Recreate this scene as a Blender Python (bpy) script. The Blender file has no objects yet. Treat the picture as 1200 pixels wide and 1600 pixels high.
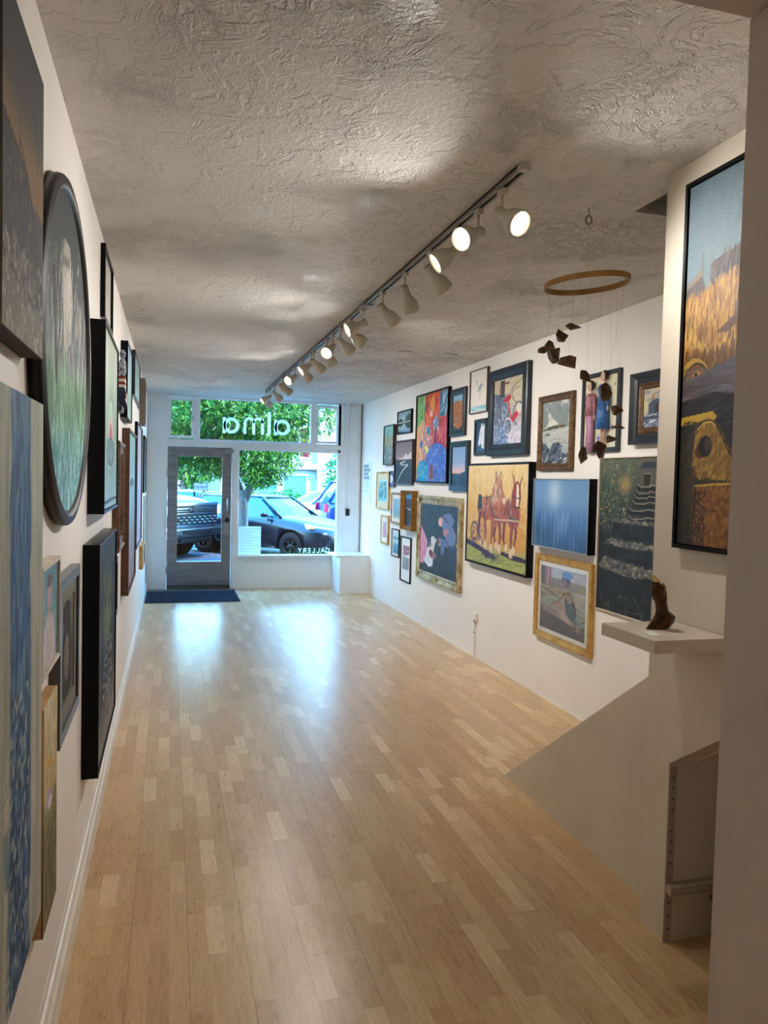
import bpy, bmesh, math, random
import numpy as np
from mathutils import Vector, Matrix, noise as mnoise
random.seed(7)
SC = bpy.context.scene
COL = SC.collection
PI = math.pi
W, D, H = 3.189, 11.51, 2.85          # room width, depth to the shopfront, ceiling height
FX = 2.11                             # plane of the column wall on the right

# ------------------------------------------------------------------ materials
def lin(h, a=1.0):
    h = h.lstrip('#'); c = [int(h[i:i+2], 16)/255 for i in (0, 2, 4)]
    return tuple((x/12.92 if x <= .04045 else ((x+.055)/1.055)**2.4) for x in c) + (a,)
def newmat(name):
    m = bpy.data.materials.new(name); m.use_nodes = True
    nt = m.node_tree; b = nt.nodes['Principled BSDF']
    return m, nt, b
def L(nt, a, b): nt.links.new(a, b)
def nd(nt, t, **kw):
    n = nt.nodes.new(t)
    for k, v in kw.items(): setattr(n, k, v)
    return n
def mth(nt, op, a, b=None, c=None):
    n = nd(nt, 'ShaderNodeMath', operation=op)
    for i, x in enumerate((a, b, c)):
        if x is None: continue
        if isinstance(x, (int, float)): n.inputs[i].default_value = x
        else: L(nt, x, n.inputs[i])
    return n.outputs[0]
def ramp(nt, fac, stops, interp='LINEAR'):
    r = nd(nt, 'ShaderNodeValToRGB'); r.color_ramp.interpolation = interp
    e = r.color_ramp.elements
    while len(e) < len(stops): e.new(.5)
    for i, (p, c) in enumerate(stops):
        e[i].position = p; e[i].color = lin(c) if isinstance(c, str) else c
    L(nt, fac, r.inputs[0]); return r.outputs[0]
def noise(nt, vec, scale, detail=3, rough=.5, dist=0.):
    n = nd(nt, 'ShaderNodeTexNoise'); n.inputs['Scale'].default_value = scale
    n.inputs['Detail'].default_value = detail; n.inputs['Roughness'].default_value = rough
    n.inputs['Distortion'].default_value = dist
    if vec is not None: L(nt, vec, n.inputs['Vector'])
    return n.outputs['Fac']
def objco(nt, scale=(1, 1, 1)):
    t = nd(nt, 'ShaderNodeTexCoord'); m = nd(nt, 'ShaderNodeMapping')
    m.inputs['Scale'].default_value = scale
    L(nt, t.outputs['Object'], m.inputs['Vector']); return m.outputs[0]
def bump(nt, b, h, strength, dist=.01):
    n = nd(nt, 'ShaderNodeBump'); n.inputs['Strength'].default_value = strength
    n.inputs['Distance'].default_value = dist
    L(nt, h, n.inputs['Height']); L(nt, n.outputs[0], b.inputs['Normal'])
def mat(name, c, rough=.5, metal=0., c2=None, scale=12, stretch=(1, 1, 1), bmp=0., bscale=60, spec=.5, coat=0., emis=None, estr=0., trans=0.):
    m, nt, b = newmat(name)
    co = objco(nt, stretch)
    f = noise(nt, co, scale, 4, .6)
    h = c.lstrip('#')
    if c2 is None:
        c2 = '#' + ''.join('%02x' % max(0, int(int(h[i:i+2], 16)*.93)) for i in (0, 2, 4))
    L(nt, ramp(nt, f, [(.35, c2), (.65, c)]), b.inputs['Base Color'])
    b.inputs['Roughness'].default_value = rough; b.inputs['Metallic'].default_value = metal
    b.inputs['Specular IOR Level'].default_value = spec; b.inputs['Coat Weight'].default_value = coat
    b.inputs['Coat Roughness'].default_value = .04
    if bmp: bump(nt, b, noise(nt, co, bscale, 4, .6), bmp, .004)
    if emis: b.inputs['Emission Color'].default_value = lin(emis); b.inputs['Emission Strength'].default_value = estr
    if trans: b.inputs['Transmission Weight'].default_value = trans
    return m
M = {}
M['wall'] = mat('wall_paint', '#ebe6e0', .55, c2='#e5e0da', scale=1.5, bmp=.18, bscale=45)
M['wall_rough'] = mat('jamb_paint', '#dcd3cc', .6, c2='#cfc5be', scale=2.2, bmp=.6, bscale=14, stretch=(1, 1, .6))
M['column'] = mat('column_paint', '#ddd2c2', .5, c2='#d2c6b5', scale=2, bmp=.2, bscale=30)
M['white'] = mat('white_gloss_paint', '#eceff1', .38, c2='#e6eaed', scale=5, bmp=.12, bscale=30)
M['trim'] = mat('white_trim', '#eae6de', .42, c2='#dcd6cb', scale=9, bmp=.15, bscale=25)
M['black'] = mat('black_frame', '#060608', .34, c2='#040405', spec=.15)
M['navyblack'] = mat('dark_blue_black_frame', '#171d2c', .32, c2='#0f1420')
M['slate'] = mat('slate_frame', '#2b333d', .3, c2='#1c232b')
M['grey'] = mat('grey_frame', '#5a5b5c', .35, c2='#48494a')
M['silver'] = mat('silver_frame', '#a9adb0', .32, .5)
M['gold'] = mat('gold_frame', '#dcb162', .32, .55, c2='#b8863a', scale=14)
M['goldside'] = mat('gold_frame_dull', '#a5752f', .42, .35, c2='#80561e', scale=8, stretch=(1, 1, 6))
M['silvergold'] = mat('silver_gilt', '#cbbd96', .36, .45, c2='#8a6c38', scale=9)
M['antique'] = mat('antique_brown_gilt', '#7a5a33', .42, .35, c2='#3e2a18', scale=35, bmp=.5, bscale=80)
M['brown'] = mat('brown_wood_frame', '#5b3a28', .42, c2='#43291b', scale=8, stretch=(1, 1, 9))
M['darkbrown'] = mat('dark_brown_frame', '#38201c', .4, c2='#28140f')
M['lightwood'] = mat('light_wood_frame', '#b98f62', .5, c2='#a27848', scale=9, stretch=(1, 1, 8))
M['whitewood'] = mat('pale_wood_frame', '#d8cdbd', .5, c2='#c4b5a0')
M['beige'] = mat('taupe_frame', '#86786a', .5, c2='#74675a')
M['matwhite'] = mat('mat_board', '#e8e3da', .8)
M['matcream'] = mat('cream_mat', '#d9cfae', .8)
M['matgrey'] = mat('grey_mat', '#77726a', .8)
M['canvasedge'] = mat('canvas_edge', '#d8d2c6', .8)
M['canvasdark'] = mat('dark_canvas_edge', '#2a2724', .7)
M['lamp'] = mat('lamp_enamel', '#c9c2b4', .38, c2='#c2bbad')
M['trackm'] = mat('track_metal', '#8e8c88', .35, .4)
M['slot'] = mat('track_slot', '#101010', .6)
M['bulb'] = mat('bulb_face', '#fff7e8', .4, emis='#fff1d8', estr=14)
M['steel'] = mat('door_metal', '#94969e', .34, .35, c2='#7c7e88', scale=3, stretch=(1, 1, 5))
M['chrome'] = mat('chrome', '#d6dade', .12, 1.)
M['dark'] = mat('dark_plastic', '#15171a', .45)
M['hoopw'] = mat('bent_wood', '#b58a4c', .4, c2='#8f6630', scale=10)
M['chunk'] = mat('dark_walnut', '#74502a', .45, c2='#3a2412', scale=18, stretch=(1, 5, 1))
M['thread'] = mat('thread', '#8f897e', .8)
M['bronze'] = mat('bronze', '#5f4526', .3, .8, c2='#2e2012', scale=30, bmp=.5, bscale=60)
M['goldpatch'] = mat('polished_bronze', '#e8c878', .2, 1.)
M['shelf'] = mat('shelf_paint', '#d6cab8', .45)
M['card'] = mat('paper', '#efeee8', .8)
M['rope'] = mat('twine', '#8d8172', .9)
M['ink'] = mat('print_ink', '#3c5566', .8)
M['metalrail'] = mat('painted_rail', '#b9ac9c', .5)
M['stool'] = mat('brown_stool_wood', '#6b4422', .45)

def glassmat(name, gloss=.06, rough=.0, tint='#ffffff'):
    m, nt, b = newmat(name); nt.nodes.remove(b); o = nt.nodes['Material Output']
    tr = nd(nt, 'ShaderNodeBsdfTransparent'); tr.inputs[0].default_value = lin(tint)
    gl = nd(nt, 'ShaderNodeBsdfGlossy'); gl.inputs['Roughness'].default_value = rough
    lw = nd(nt, 'ShaderNodeLayerWeight'); lw.inputs[0].default_value = .35
    f = mth(nt, 'MULTIPLY_ADD', lw.outputs['Fresnel'], .18, gloss)
    mx = nd(nt, 'ShaderNodeMixShader'); L(nt, f, mx.inputs[0]); L(nt, tr.outputs[0], mx.inputs[1]); L(nt, gl.outputs[0], mx.inputs[2])
    L(nt, mx.outputs[0], o.inputs[0]); return m
def thinpaper(name, c, k):
    m, nt, b = newmat(name); o = nt.nodes['Material Output']; b.inputs['Base Color'].default_value = lin(c); b.inputs['Roughness'].default_value = .7
    t = nd(nt, 'ShaderNodeBsdfTranslucent'); t.inputs[0].default_value = lin(c); f = noise(nt, objco(nt), 30, 2); mx = nd(nt, 'ShaderNodeMixShader')
    L(nt, mth(nt, 'MULTIPLY_ADD', f, .08, k), mx.inputs[0]); L(nt, b.outputs[0], mx.inputs[1]); L(nt, t.outputs[0], mx.inputs[2]); L(nt, mx.outputs[0], o.inputs[0]); return m
M['vinyl'] = thinpaper('white_vinyl', '#e4ece6', .72); M['thinsheet'] = thinpaper('thin_white_sheet', '#dde4e8', .55)
M['pane'] = glassmat('window_glass', .02)
M['glaze'] = glassmat('picture_glass', .01)

def paintmat(rough, spec, bmp):
    m, nt, b = newmat('painted_canvas_%d' % int(rough*100))
    a = nd(nt, 'ShaderNodeVertexColor'); a.layer_name = 'paint'
    co = objco(nt)
    f = noise(nt, co, 160, 3, .6)
    mx = nd(nt, 'ShaderNodeMixRGB', blend_type='MULTIPLY'); mx.inputs[0].default_value = 1
    L(nt, a.outputs[0], mx.inputs[1]); L(nt, ramp(nt, f, [(.3, '#e6e6e6'), (.6, '#ffffff')]), mx.inputs[2])
    L(nt, mx.outputs[0], b.inputs['Base Color'])
    b.inputs['Roughness'].default_value = rough; b.inputs['Specular IOR Level'].default_value = spec
    if bmp:
        bump(nt, b, mth(nt, 'ADD', noise(nt, co, 90, 4, .7, 1.), noise(nt, co, 350, 2, .6)), bmp, .003)
    return m
M['oil'] = paintmat(.45, .25, .35)
M['varnish'] = paintmat(.28, .32, .5)
M['matte'] = paintmat(.62, .15, .3)
M['print'] = paintmat(.7, .3, 0)

# ceiling: knockdown plaster relief
def ceilmat():
    m, nt, b = newmat('knockdown_plaster')
    co = objco(nt, (1., .8, 1))
    n1 = noise(nt, co, 6.5, 5, .62, .9)
    rid = mth(nt, 'SUBTRACT', 1., mth(nt, 'MULTIPLY', mth(nt, 'ABSOLUTE', mth(nt, 'SUBTRACT', n1, .5)), 26.))
    rid = mth(nt, 'MAXIMUM', rid, 0.)
    mask = ramp(nt, noise(nt, co, 2.6, 3, .6), [(.44, '#000000'), (.6, '#ffffff')])
    n2 = noise(nt, co, 19, 4, .6, .6)
    rid2 = mth(nt, 'MAXIMUM', mth(nt, 'SUBTRACT', 1., mth(nt, 'MULTIPLY', mth(nt, 'ABSOLUTE', mth(nt, 'SUBTRACT', n2, .52)), 18.)), 0.)
    h = mth(nt, 'ADD', mth(nt, 'MULTIPLY', rid, mask), mth(nt, 'MULTIPLY', mth(nt, 'MULTIPLY', rid2, mask), .5))
    plate = ramp(nt, n1, [(.50, '#000000'), (.53, '#ffffff')])
    h = mth(nt, 'ADD', h, mth(nt, 'MULTIPLY', plate, .45))
    h = mth(nt, 'ADD', h, mth(nt, 'MULTIPLY', noise(nt, co, 55, 4, .7), .5))
    L(nt, ramp(nt, noise(nt, co, 1.2, 3, .5), [(.3, '#d4cec6'), (.7, '#dbd6cf')]), b.inputs['Base Color'])
    L(nt, ramp(nt, noise(nt, co, 3.1, 2, .5), [(.62, (.6,)*3+(1,)), (.72, (.32,)*3+(1,))]), b.inputs['Roughness'])
    bump(nt, b, h, .95, .014)
    return m
M['ceiling'] = ceilmat()

# floor: three-strip maple laminate, strips run along Y
def floormat():
    m, nt, b = newmat('maple_laminate')
    t = nd(nt, 'ShaderNodeTexCoord'); s = nd(nt, 'ShaderNodeSeparateXYZ'); L(nt, t.outputs['Object'], s.inputs[0])
    x, y = s.outputs[0], s.outputs[1]
    sw = .2/3
    u = mth(nt, 'DIVIDE', mth(nt, 'SUBTRACT', x, .015), sw)
    row = mth(nt, 'FLOOR', u); fu = mth(nt, 'FRACT', u)
    wn = nd(nt, 'ShaderNodeTexWhiteNoise', noise_dimensions='1D'); L(nt, row, wn.inputs['W'])
    v = mth(nt, 'ADD', mth(nt, 'DIVIDE', y, .56), mth(nt, 'MULTIPLY', wn.outputs['Value'], 7.3))
    col = mth(nt, 'FLOOR', v); fv = mth(nt, 'FRACT', v)
    cv = nd(nt, 'ShaderNodeCombineXYZ'); L(nt, row, cv.inputs[0]); L(nt, col, cv.inputs[1])
    w2 = nd(nt, 'ShaderNodeTexWhiteNoise', noise_dimensions='2D'); L(nt, cv.outputs[0], w2.inputs['Vector'])
    # split some blocks in two so the lengths vary
    half = mth(nt, 'GREATER_THAN', fv, .55)
    cv3 = nd(nt, 'ShaderNodeCombineXYZ'); L(nt, row, cv3.inputs[0]); L(nt, mth(nt, 'ADD', col, mth(nt, 'MULTIPLY', half, .37)), cv3.inputs[1]); cv3.inputs[2].default_value = 3.
    w3 = nd(nt, 'ShaderNodeTexWhiteNoise', noise_dimensions='3D'); L(nt, cv3.outputs[0], w3.inputs['Vector'])
    sel = mth(nt, 'GREATER_THAN', w2.outputs['Value'], .5)
    rnd = mth(nt, 'ADD', mth(nt, 'MULTIPLY', w2.outputs['Value'], mth(nt, 'SUBTRACT', 1., sel)), mth(nt, 'MULTIPLY', w3.outputs['Value'], sel))
    base = ramp(nt, rnd, [(0., '#c4a178'), (.25, '#ccac82'), (.5, '#d2b389'), (.75, '#dabd94'), (1., '#e3caa4')])
    # grain
    mp = nd(nt, 'ShaderNodeMapping'); mp.inputs['Scale'].default_value = (26, 3.2, 1)
    off = nd(nt, 'ShaderNodeCombineXYZ'); L(nt, mth(nt, 'MULTIPLY', rnd, 40.), off.inputs[2])
    va = nd(nt, 'ShaderNodeVectorMath', operation='ADD'); L(nt, t.outputs['Object'], va.inputs[0]); L(nt, off.outputs[0], va.inputs[1])
    L(nt, va.outputs[0], mp.inputs[0])
    g1 = noise(nt, mp.outputs[0], 1.6, 5, .65, 1.3)
    g2 = noise(nt, mp.outputs[0], 7., 3, .6, .4)
    gr = mth(nt, 'ADD', mth(nt, 'MULTIPLY', g1, .7), mth(nt, 'MULTIPLY', g2, .3))
    mx = nd(nt, 'ShaderNodeMixRGB', blend_type='MULTIPLY'); mx.inputs[0].default_value = 1.
    L(nt, base, mx.inputs[1]); L(nt, ramp(nt, gr, [(.3, '#ddd0bb'), (.46, '#f5f0e8'), (.6, '#ffffff'), (.72, '#f0e8dc')]), mx.inputs[2])
    # dark squiggles of the maple figure
    sq = noise(nt, mp.outputs[0], .9, 4, .6, 2.5)
    sqm = mth(nt, 'SUBTRACT', 1., mth(nt, 'MULTIPLY', mth(nt, 'MAXIMUM', mth(nt, 'SUBTRACT', 1., mth(nt, 'MULTIPLY', mth(nt, 'ABSOLUTE', mth(nt, 'SUBTRACT', sq, .5)), 60.)), 0.), .22))
    # seams
    def line(fr, width): return mth(nt, 'LESS_THAN', mth(nt, 'MINIMUM', fr, mth(nt, 'SUBTRACT', 1., fr)), width)
    pu = mth(nt, 'FRACT', mth(nt, 'DIVIDE', u, 3.))
    prow = mth(nt, 'FLOOR', mth(nt, 'DIVIDE', u, 3.))
    w4 = nd(nt, 'ShaderNodeTexWhiteNoise', noise_dimensions='1D'); L(nt, prow, w4.inputs['W'])
    pv = mth(nt, 'FRACT', mth(nt, 'ADD', mth(nt, 'DIVIDE', y, 1.3), mth(nt, 'MULTIPLY', w4.outputs['Value'], 3.)))
    seam = mth(nt, 'MAXIMUM', line(pu, .006), line(pv, .0009))
    small = mth(nt, 'MAXIMUM', line(fu, .011), mth(nt, 'MULTIPLY', line(fv, .0025), 1.))
    k = mth(nt, 'SUBTRACT', 1., mth(nt, 'MAXIMUM', mth(nt, 'MULTIPLY', seam, .45), mth(nt, 'MULTIPLY', small, .12)))
    k = mth(nt, 'MULTIPLY', k, sqm)
    kc = nd(nt, 'ShaderNodeCombineXYZ')
    for i in range(3): L(nt, k, kc.inputs[i])
    m2 = nd(nt, 'ShaderNodeMixRGB', blend_type='MULTIPLY'); m2.inputs[0].default_value = 1.
    L(nt, mx.outputs[0], m2.inputs[1]); L(nt, kc.outputs[0], m2.inputs[2]); L(nt, m2.outputs[0], b.inputs['Base Color'])
    b.inputs['Roughness'].default_value = .27; b.inputs['Specular IOR Level'].default_value = .5
    L(nt, mth(nt, 'ADD', .24, mth(nt, 'MULTIPLY', g2, .1)), b.inputs['Roughness'])
    bump(nt, b, mth(nt, 'SUBTRACT', mth(nt, 'MULTIPLY', gr, .12), seam), .12, .002)
    return m
M['floor'] = floormat()

# ------------------------------------------------------------------ mesh builder
class MB:
    def __init__(s): s.v = []; s.f = []; s.sm = []
    def add(s, vs, fs, smooth=False):
        o = len(s.v); s.v += [tuple(p) for p in vs]; s.f += [tuple(i+o for i in f) for f in fs]; s.sm += [smooth]*len(fs); return s
    def box(s, x0, x1, y0, y1, z0, z1, bev=0.):
        if x0 > x1: x0, x1 = x1, x0
        if y0 > y1: y0, y1 = y1, y0
        if z0 > z1: z0, z1 = z1, z0
        if bev <= 0:
            v = [(x0,y0,z0),(x1,y0,z0),(x1,y1,z0),(x0,y1,z0),(x0,y0,z1),(x1,y0,z1),(x1,y1,z1),(x0,y1,z1)]
            return s.add(v, [(0,3,2,1),(4,5,6,7),(0,1,5,4),(1,2,6,5),(2,3,7,6),(3,0,4,7)])
        bm = bmesh.new(); bmesh.ops.create_cube(bm, size=1.)
        for q in bm.verts: q.co = Vector(((x0+x1)/2+q.co.x*(x1-x0), (y0+y1)/2+q.co.y*(y1-y0), (z0+z1)/2+q.co.z*(z1-z0)))
        bmesh.ops.bevel(bm, geom=list(bm.edges), offset=bev, segments=2, affect='EDGES')
        return s.bm(bm)
    def bm(s, bm, smooth=False):
        bm.verts.index_update(); s.add([q.co.copy() for q in bm.verts], [[q.index for q in f.verts] for f in bm.faces], smooth); bm.free(); return s
    def prism(s, pts, axis, a, b):
        # pts 2D outline; axis 'x','y','z' is the extrusion axis
        def P(p, h):
            return {'x': (h, p[0], p[1]), 'y': (p[0], h, p[1]), 'z': (p[0], p[1], h)}[axis]
        n = len(pts); v = [P(p, a) for p in pts]+[P(p, b) for p in pts]
        f = [tuple(range(n)), tuple(range(2*n-1, n-1, -1))] + [(i, i+n, (i+1) % n+n, (i+1) % n) for i in range(n)]
        return s.add(v, f)
    def tube(s, path, r, seg=10, cap=True, smooth=True):
        path = [Vector(p) for p in path]; n = len(path)
        rr = r if isinstance(r, (list, tuple)) else [r]*n
        up = None; rings = []
        for i, p in enumerate(path):
            t = (path[min(i+1, n-1)]-path[max(i-1, 0)]).normalized()
            if up is None: up = Vector((0, 0, 1)) if abs(t.z) < .9 else Vector((1, 0, 0))
            a = t.cross(up).normalized(); bb = a.cross(t).normalized(); up = bb
            rings.append([p+(a*math.cos(k*2*PI/seg)+bb*math.sin(k*2*PI/seg))*rr[i] for k in range(seg)])
        v = [q for r_ in rings for q in r_]; f = []
        for i in range(n-1):
            for k in range(seg):
                k2 = (k+1) % seg; f.append((i*seg+k, i*seg+k2, (i+1)*seg+k2, (i+1)*seg+k))
        if cap: f.append(tuple(range(seg-1, -1, -1))); f.append(tuple(range((n-1)*seg, n*seg)))
        return s.add(v, f, smooth)
    def lathe(s, prof, mtx=None, seg=20, smooth=True, close=True):
        # prof: (radius, height) about local z
        v = []; n = len(prof)
        for r, z in prof:
            for k in range(seg): v.append(Vector((r*math.cos(2*PI*k/seg), r*math.sin(2*PI*k/seg), z)))
        f = []
        for i in range(n-1):
            for k in range(seg):
                k2 = (k+1) % seg; f.append((i*seg+k, i*seg+k2, (i+1)*seg+k2, (i+1)*seg+k))
        if close: f.append(tuple(range(seg-1, -1, -1))); f.append(tuple(range((n-1)*seg, n*seg)))
        if mtx is not None: v = [mtx @ q for q in v]
        return s.add(v, f, smooth)
    def ell(s, c, r, seg=14, rings=9, mtx=None):
        v = []; f = []
        for i in range(rings+1):
            th = PI*i/rings
            for k in range(seg):
                p = Vector((r[0]*math.sin(th)*math.cos(2*PI*k/seg), r[1]*math.sin(th)*math.sin(2*PI*k/seg), r[2]*math.cos(th)))
                if mtx is not None: p = mtx @ p
                v.append(p+Vector(c))
        for i in range(rings):
            for k in range(seg):
                k2 = (k+1) % seg; f.append((i*seg+k, (i+1)*seg+k, (i+1)*seg+k2, i*seg+k2))
        return s.add(v, f, True)
    def rings(s, rs, smooth=False, cap=True, closed=True):
        n = len(rs[0]); v = [p for r in rs for p in r]; f = []
        for i in range(len(rs)-1):
            for k in range(n if closed else n-1):
                k2 = (k+1) % n; f.append((i*n+k, i*n+k2, (i+1)*n+k2, (i+1)*n+k))
        if cap: f.append(tuple(range(n-1, -1, -1))); f.append(tuple(range((len(rs)-1)*n, len(rs)*n)))
        return s.add(v, f, smooth)
    def build(s, name, m, parent=None, **tags):
        me = bpy.data.meshes.new(name); me.from_pydata([tuple(p) for p in s.v], [], s.f); me.update()
        me.polygons.foreach_set('use_smooth', s.sm)
        bm = bmesh.new(); bm.from_mesh(me); bmesh.ops.recalc_face_normals(bm, faces=bm.faces); bm.to_mesh(me); bm.free()
        o = bpy.data.objects.new(name, me); COL.objects.link(o)
        if m is not None: me.materials.append(M[m] if isinstance(m, str) else m)
        if parent is not None: o.parent = parent
        for k, v in tags.items(): o[k] = v
        return o
def empty(name, loc, rz=0., **tags):
    o = bpy.data.objects.new(name, None); COL.objects.link(o); o.location = loc; o.rotation_euler = (0, 0, rz)
    o.empty_display_size = .1
    for k, v in tags.items(): o[k] = v
    return o
def struct(name, mb, m, parent=None):
    o = mb.build(name, m, parent)
    if parent is None: o['kind'] = 'structure'
    return o
def thing(o, label, cat, group=None):
    o['label'] = label; o['category'] = cat
    if group: o['group'] = group
    return o
def textmesh(body, size, m, depth=.001, align='CENTER', name='lettering'):
    cu = bpy.data.curves.new('t', 'FONT'); cu.body = body; cu.size = size; cu.extrude = depth; cu.align_x = align; cu.align_y = 'CENTER'
    o = bpy.data.objects.new('t', cu); COL.objects.link(o)
    dg = bpy.context.evaluated_depsgraph_get(); dg.update()
    me = bpy.data.meshes.new_from_object(o.evaluated_get(dg)); bpy.data.objects.remove(o); bpy.data.curves.remove(cu)
    me.name = name; me.materials.clear(); me.materials.append(M[m])
    t = bpy.data.objects.new(name, me); COL.objects.link(t); return t
# ------------------------------------------------------------------ a small painting kit: artworks are brushed onto a fine canvas mesh
def rgb(h):
    h = h.lstrip('#'); return np.array([int(h[i:i+2], 16)/255 for i in (0, 2, 4)])
class Paint:
    def __init__(s, w, h, cell, seed=1):
        s.nx = max(8, int(w/cell)); s.ny = max(8, int(h/cell)); s.w, s.h = w, h; s.asp = w/h
        s.U, s.V = np.meshgrid(np.linspace(0, 1, s.nx), np.linspace(0, 1, s.ny))
        s.c = np.ones((s.ny, s.nx, 3))*.8; s.r = np.random.RandomState(seed)
    def put(s, m, col, a=1.):
        m = np.clip(m.astype(float), 0, 1)[..., None]*a; s.c = s.c*(1-m)+rgb(col)*m
    def grad(s, stops, axis='v', m=None, a=1.):
        t = s.V if axis == 'v' else s.U; ps = [p for p, _ in stops]
        g = np.stack([np.interp(t, ps, [rgb(c)[k] for _, c in stops]) for k in range(3)], -1)
        if m is None: m = np.ones_like(t)
        m = m.astype(float)[..., None]*a; s.c = s.c*(1-m)+g*m
    def inpoly(s, pts):
        n = len(pts); ins = np.zeros(s.U.shape, bool)
        for i in range(n):
            x0, y0 = pts[i]; x1, y1 = pts[(i+1) % n]
            if y0 == y1: continue
            ins ^= ((s.V >= y0) != (s.V >= y1)) & (s.U < (x1-x0)*(s.V-y0)/(y1-y0)+x0)
        return ins
    def poly(s, pts, col, a=1.): s.put(s.inpoly(pts), col, a)
    def em(s, cx, cy, rx, ry, rot=0.):
        du = (s.U-cx)*s.asp; dv = s.V-cy; c, q = math.cos(rot), math.sin(rot)
        return ((du*c+dv*q)/(rx*s.asp))**2+((-du*q+dv*c)/ry)**2
    def ell(s, cx, cy, rx, ry, col, a=1., rot=0., soft=.15):
        s.put(np.clip((1.-s.em(cx, cy, rx, ry, rot))/soft, 0, 1), col, a)
    def glow(s, cx, cy, rx, ry, col, a=1.): s.put(np.exp(-2*s.em(cx, cy, rx, ry)), col, a)
    def ring(s, cx, cy, rx, ry, wd, col, a=1.):
        s.put(np.abs(np.sqrt(s.em(cx, cy, rx, ry))-1) < wd, col, a)
    def line(s, pts, w, col, a=1.):
        d = np.full(s.U.shape, 9.)
        for (x0, y0), (x1, y1) in zip(pts[:-1], pts[1:]):
            px, py = s.U*s.asp, s.V; ax, ay, bx, by = x0*s.asp, y0, x1*s.asp, y1
            t = np.clip(((px-ax)*(bx-ax)+(py-ay)*(by-ay))/max(1e-9, (bx-ax)**2+(by-ay)**2), 0, 1)
            d = np.minimum(d, np.hypot(px-ax-t*(bx-ax), py-ay-t*(by-ay)))
        s.put(np.clip((w-d)/(w*.5), 0, 1), col, a)
    def n(s, fx, fy, oc=3, sd=0):
        out = np.zeros(s.U.shape); am = 1.; tot = 0
        for o in range(oc):
            gx, gy = int(fx*2**o)+3, int(fy*2**o)+3; g = np.random.RandomState(sd*97+o+5).rand(gy, gx)
            x = s.U*(gx-2); y = s.V*(gy-2); i = x.astype(int); j = y.astype(int); fx_ = x-i; fy_ = y-j
            fx_ = fx_*fx_*(3-2*fx_); fy_ = fy_*fy_*(3-2*fy_)
            out += am*(g[j, i]*(1-fx_)*(1-fy_)+g[j, i+1]*fx_*(1-fy_)+g[j+1, i]*(1-fx_)*fy_+g[j+1, i+1]*fx_*fy_); tot += am; am *= .55
        return out/tot
    def blot(s, col, fx, fy, thr=.5, soft=.08, a=1., m=None, sd=1, oc=4):
        k = np.clip((s.n(fx, fy, oc, sd)-thr)/soft, 0, 1)
        if m is not None: k = k*m
        s.put(k, col, a)
    def tex(s, amt, fx, fy, sd=3): s.c = np.clip(s.c*(1+amt*(s.n(fx, fy, 4, sd)[..., None]-.5)*2), 0, 1)
    def dabs(s, n, box, ln, wd, ang, cols, a=.8, aj=.5, inside=None):
        x0, x1, y0, y1 = box
        for _ in range(n):
            cx = x0+s.r.rand()*(x1-x0); cy = y0+s.r.rand()*(y1-y0)
            if inside is not None and not inside[min(s.ny-1, max(0, int(cy*(s.ny-1)))), min(s.nx-1, max(0, int(cx*(s.nx-1))))]: continue
            th = ang+(s.r.rand()-.5)*aj; col = rgb(cols[s.r.randint(len(cols))])
            R = ln*1.1; i0, i1 = max(0, int((cx-R/s.asp)*s.nx)), min(s.nx, int((cx+R/s.asp)*s.nx)+2); j0, j1 = max(0, int((cy-R)*s.ny)), min(s.ny, int((cy+R)*s.ny)+2)
            if i1 <= i0 or j1 <= j0: continue
            du = (s.U[j0:j1, i0:i1]-cx)*s.asp; dv = s.V[j0:j1, i0:i1]-cy; c, q = math.cos(th), math.sin(th)
            e = ((du*c+dv*q)/ln)**2+((-du*q+dv*c)/wd)**2; m = (np.clip((1-e)*3, 0, 1)*a)[..., None]
            s.c[j0:j1, i0:i1] = s.c[j0:j1, i0:i1]*(1-m)+col*m
# --- the artworks.  u runs left to right, v bottom to top as the visitor sees them
def a_cactus(p):
    p.grad([(0, '#5d7486'), (.35, '#66808f'), (.6, '#9a9a72'), (.8, '#7fb3ad'), (1, '#86c3c2')])
    p.dabs(260, (0, 1, 0, .72), .05, .012, 1.4, ['#46607a', '#c9bc7a', '#8fa0a0', '#36495c', '#b5a763', '#dfe1dc'], .7); p.line([(.35, .6), (.35, .88)], .018, '#3c5a57')
def a_lake(p):
    p.grad([(0, '#6f8fae'), (.5, '#b9cbd6'), (1, '#7d93ac')])
    p.poly([(0, .5), (0, .62), (.2, .72), (.4, .58), (.5, .5)], '#2c4138'); p.poly([(.45, .5), (.6, .75), (.8, .88), (1, .8), (1, .5)], '#33493f')
    p.poly([(0, .5), (0, .38), (.2, .28), (.4, .42), (.5, .5)], '#26382f'); p.poly([(.45, .5), (.6, .27), (.8, .15), (1, .22), (1, .5)], '#2c4038'); p.line([(0, .5), (1, .5)], .012, '#d6dfe0'); p.poly([(0, 0), (0, .1), (.4, .05), (.6, .0)], '#20303a')
def a_road(p):
    p.grad([(0, '#1d2c3a'), (.45, '#27384a'), (.55, '#5a5a66'), (.62, '#8f8288'), (1, '#7b6d74')])
    p.poly([(.1, .55), (.3, .62), (.45, .6), (.62, .72), (.75, .66), (.88, .74), (1, .7), (1, .55)], '#d8d2d4'); p.dabs(40, (.1, 1, .54, .68), .05, .01, .6, ['#8b8288', '#f2eef0'], .7)
    p.poly([(0, .5), (0, .58), (1, .57), (1, .5)], '#3c3844'); p.dabs(60, (0, 1, 0, .5), .09, .012, .1, ['#2e4553', '#141f2a', '#34505a'], .6)
    p.line([(.15, .03), (.32, .2), (.5, .33), (.75, .43), (.4, .44), (.3, .48), (.6, .53)], .017, '#e9e6e2')
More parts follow.
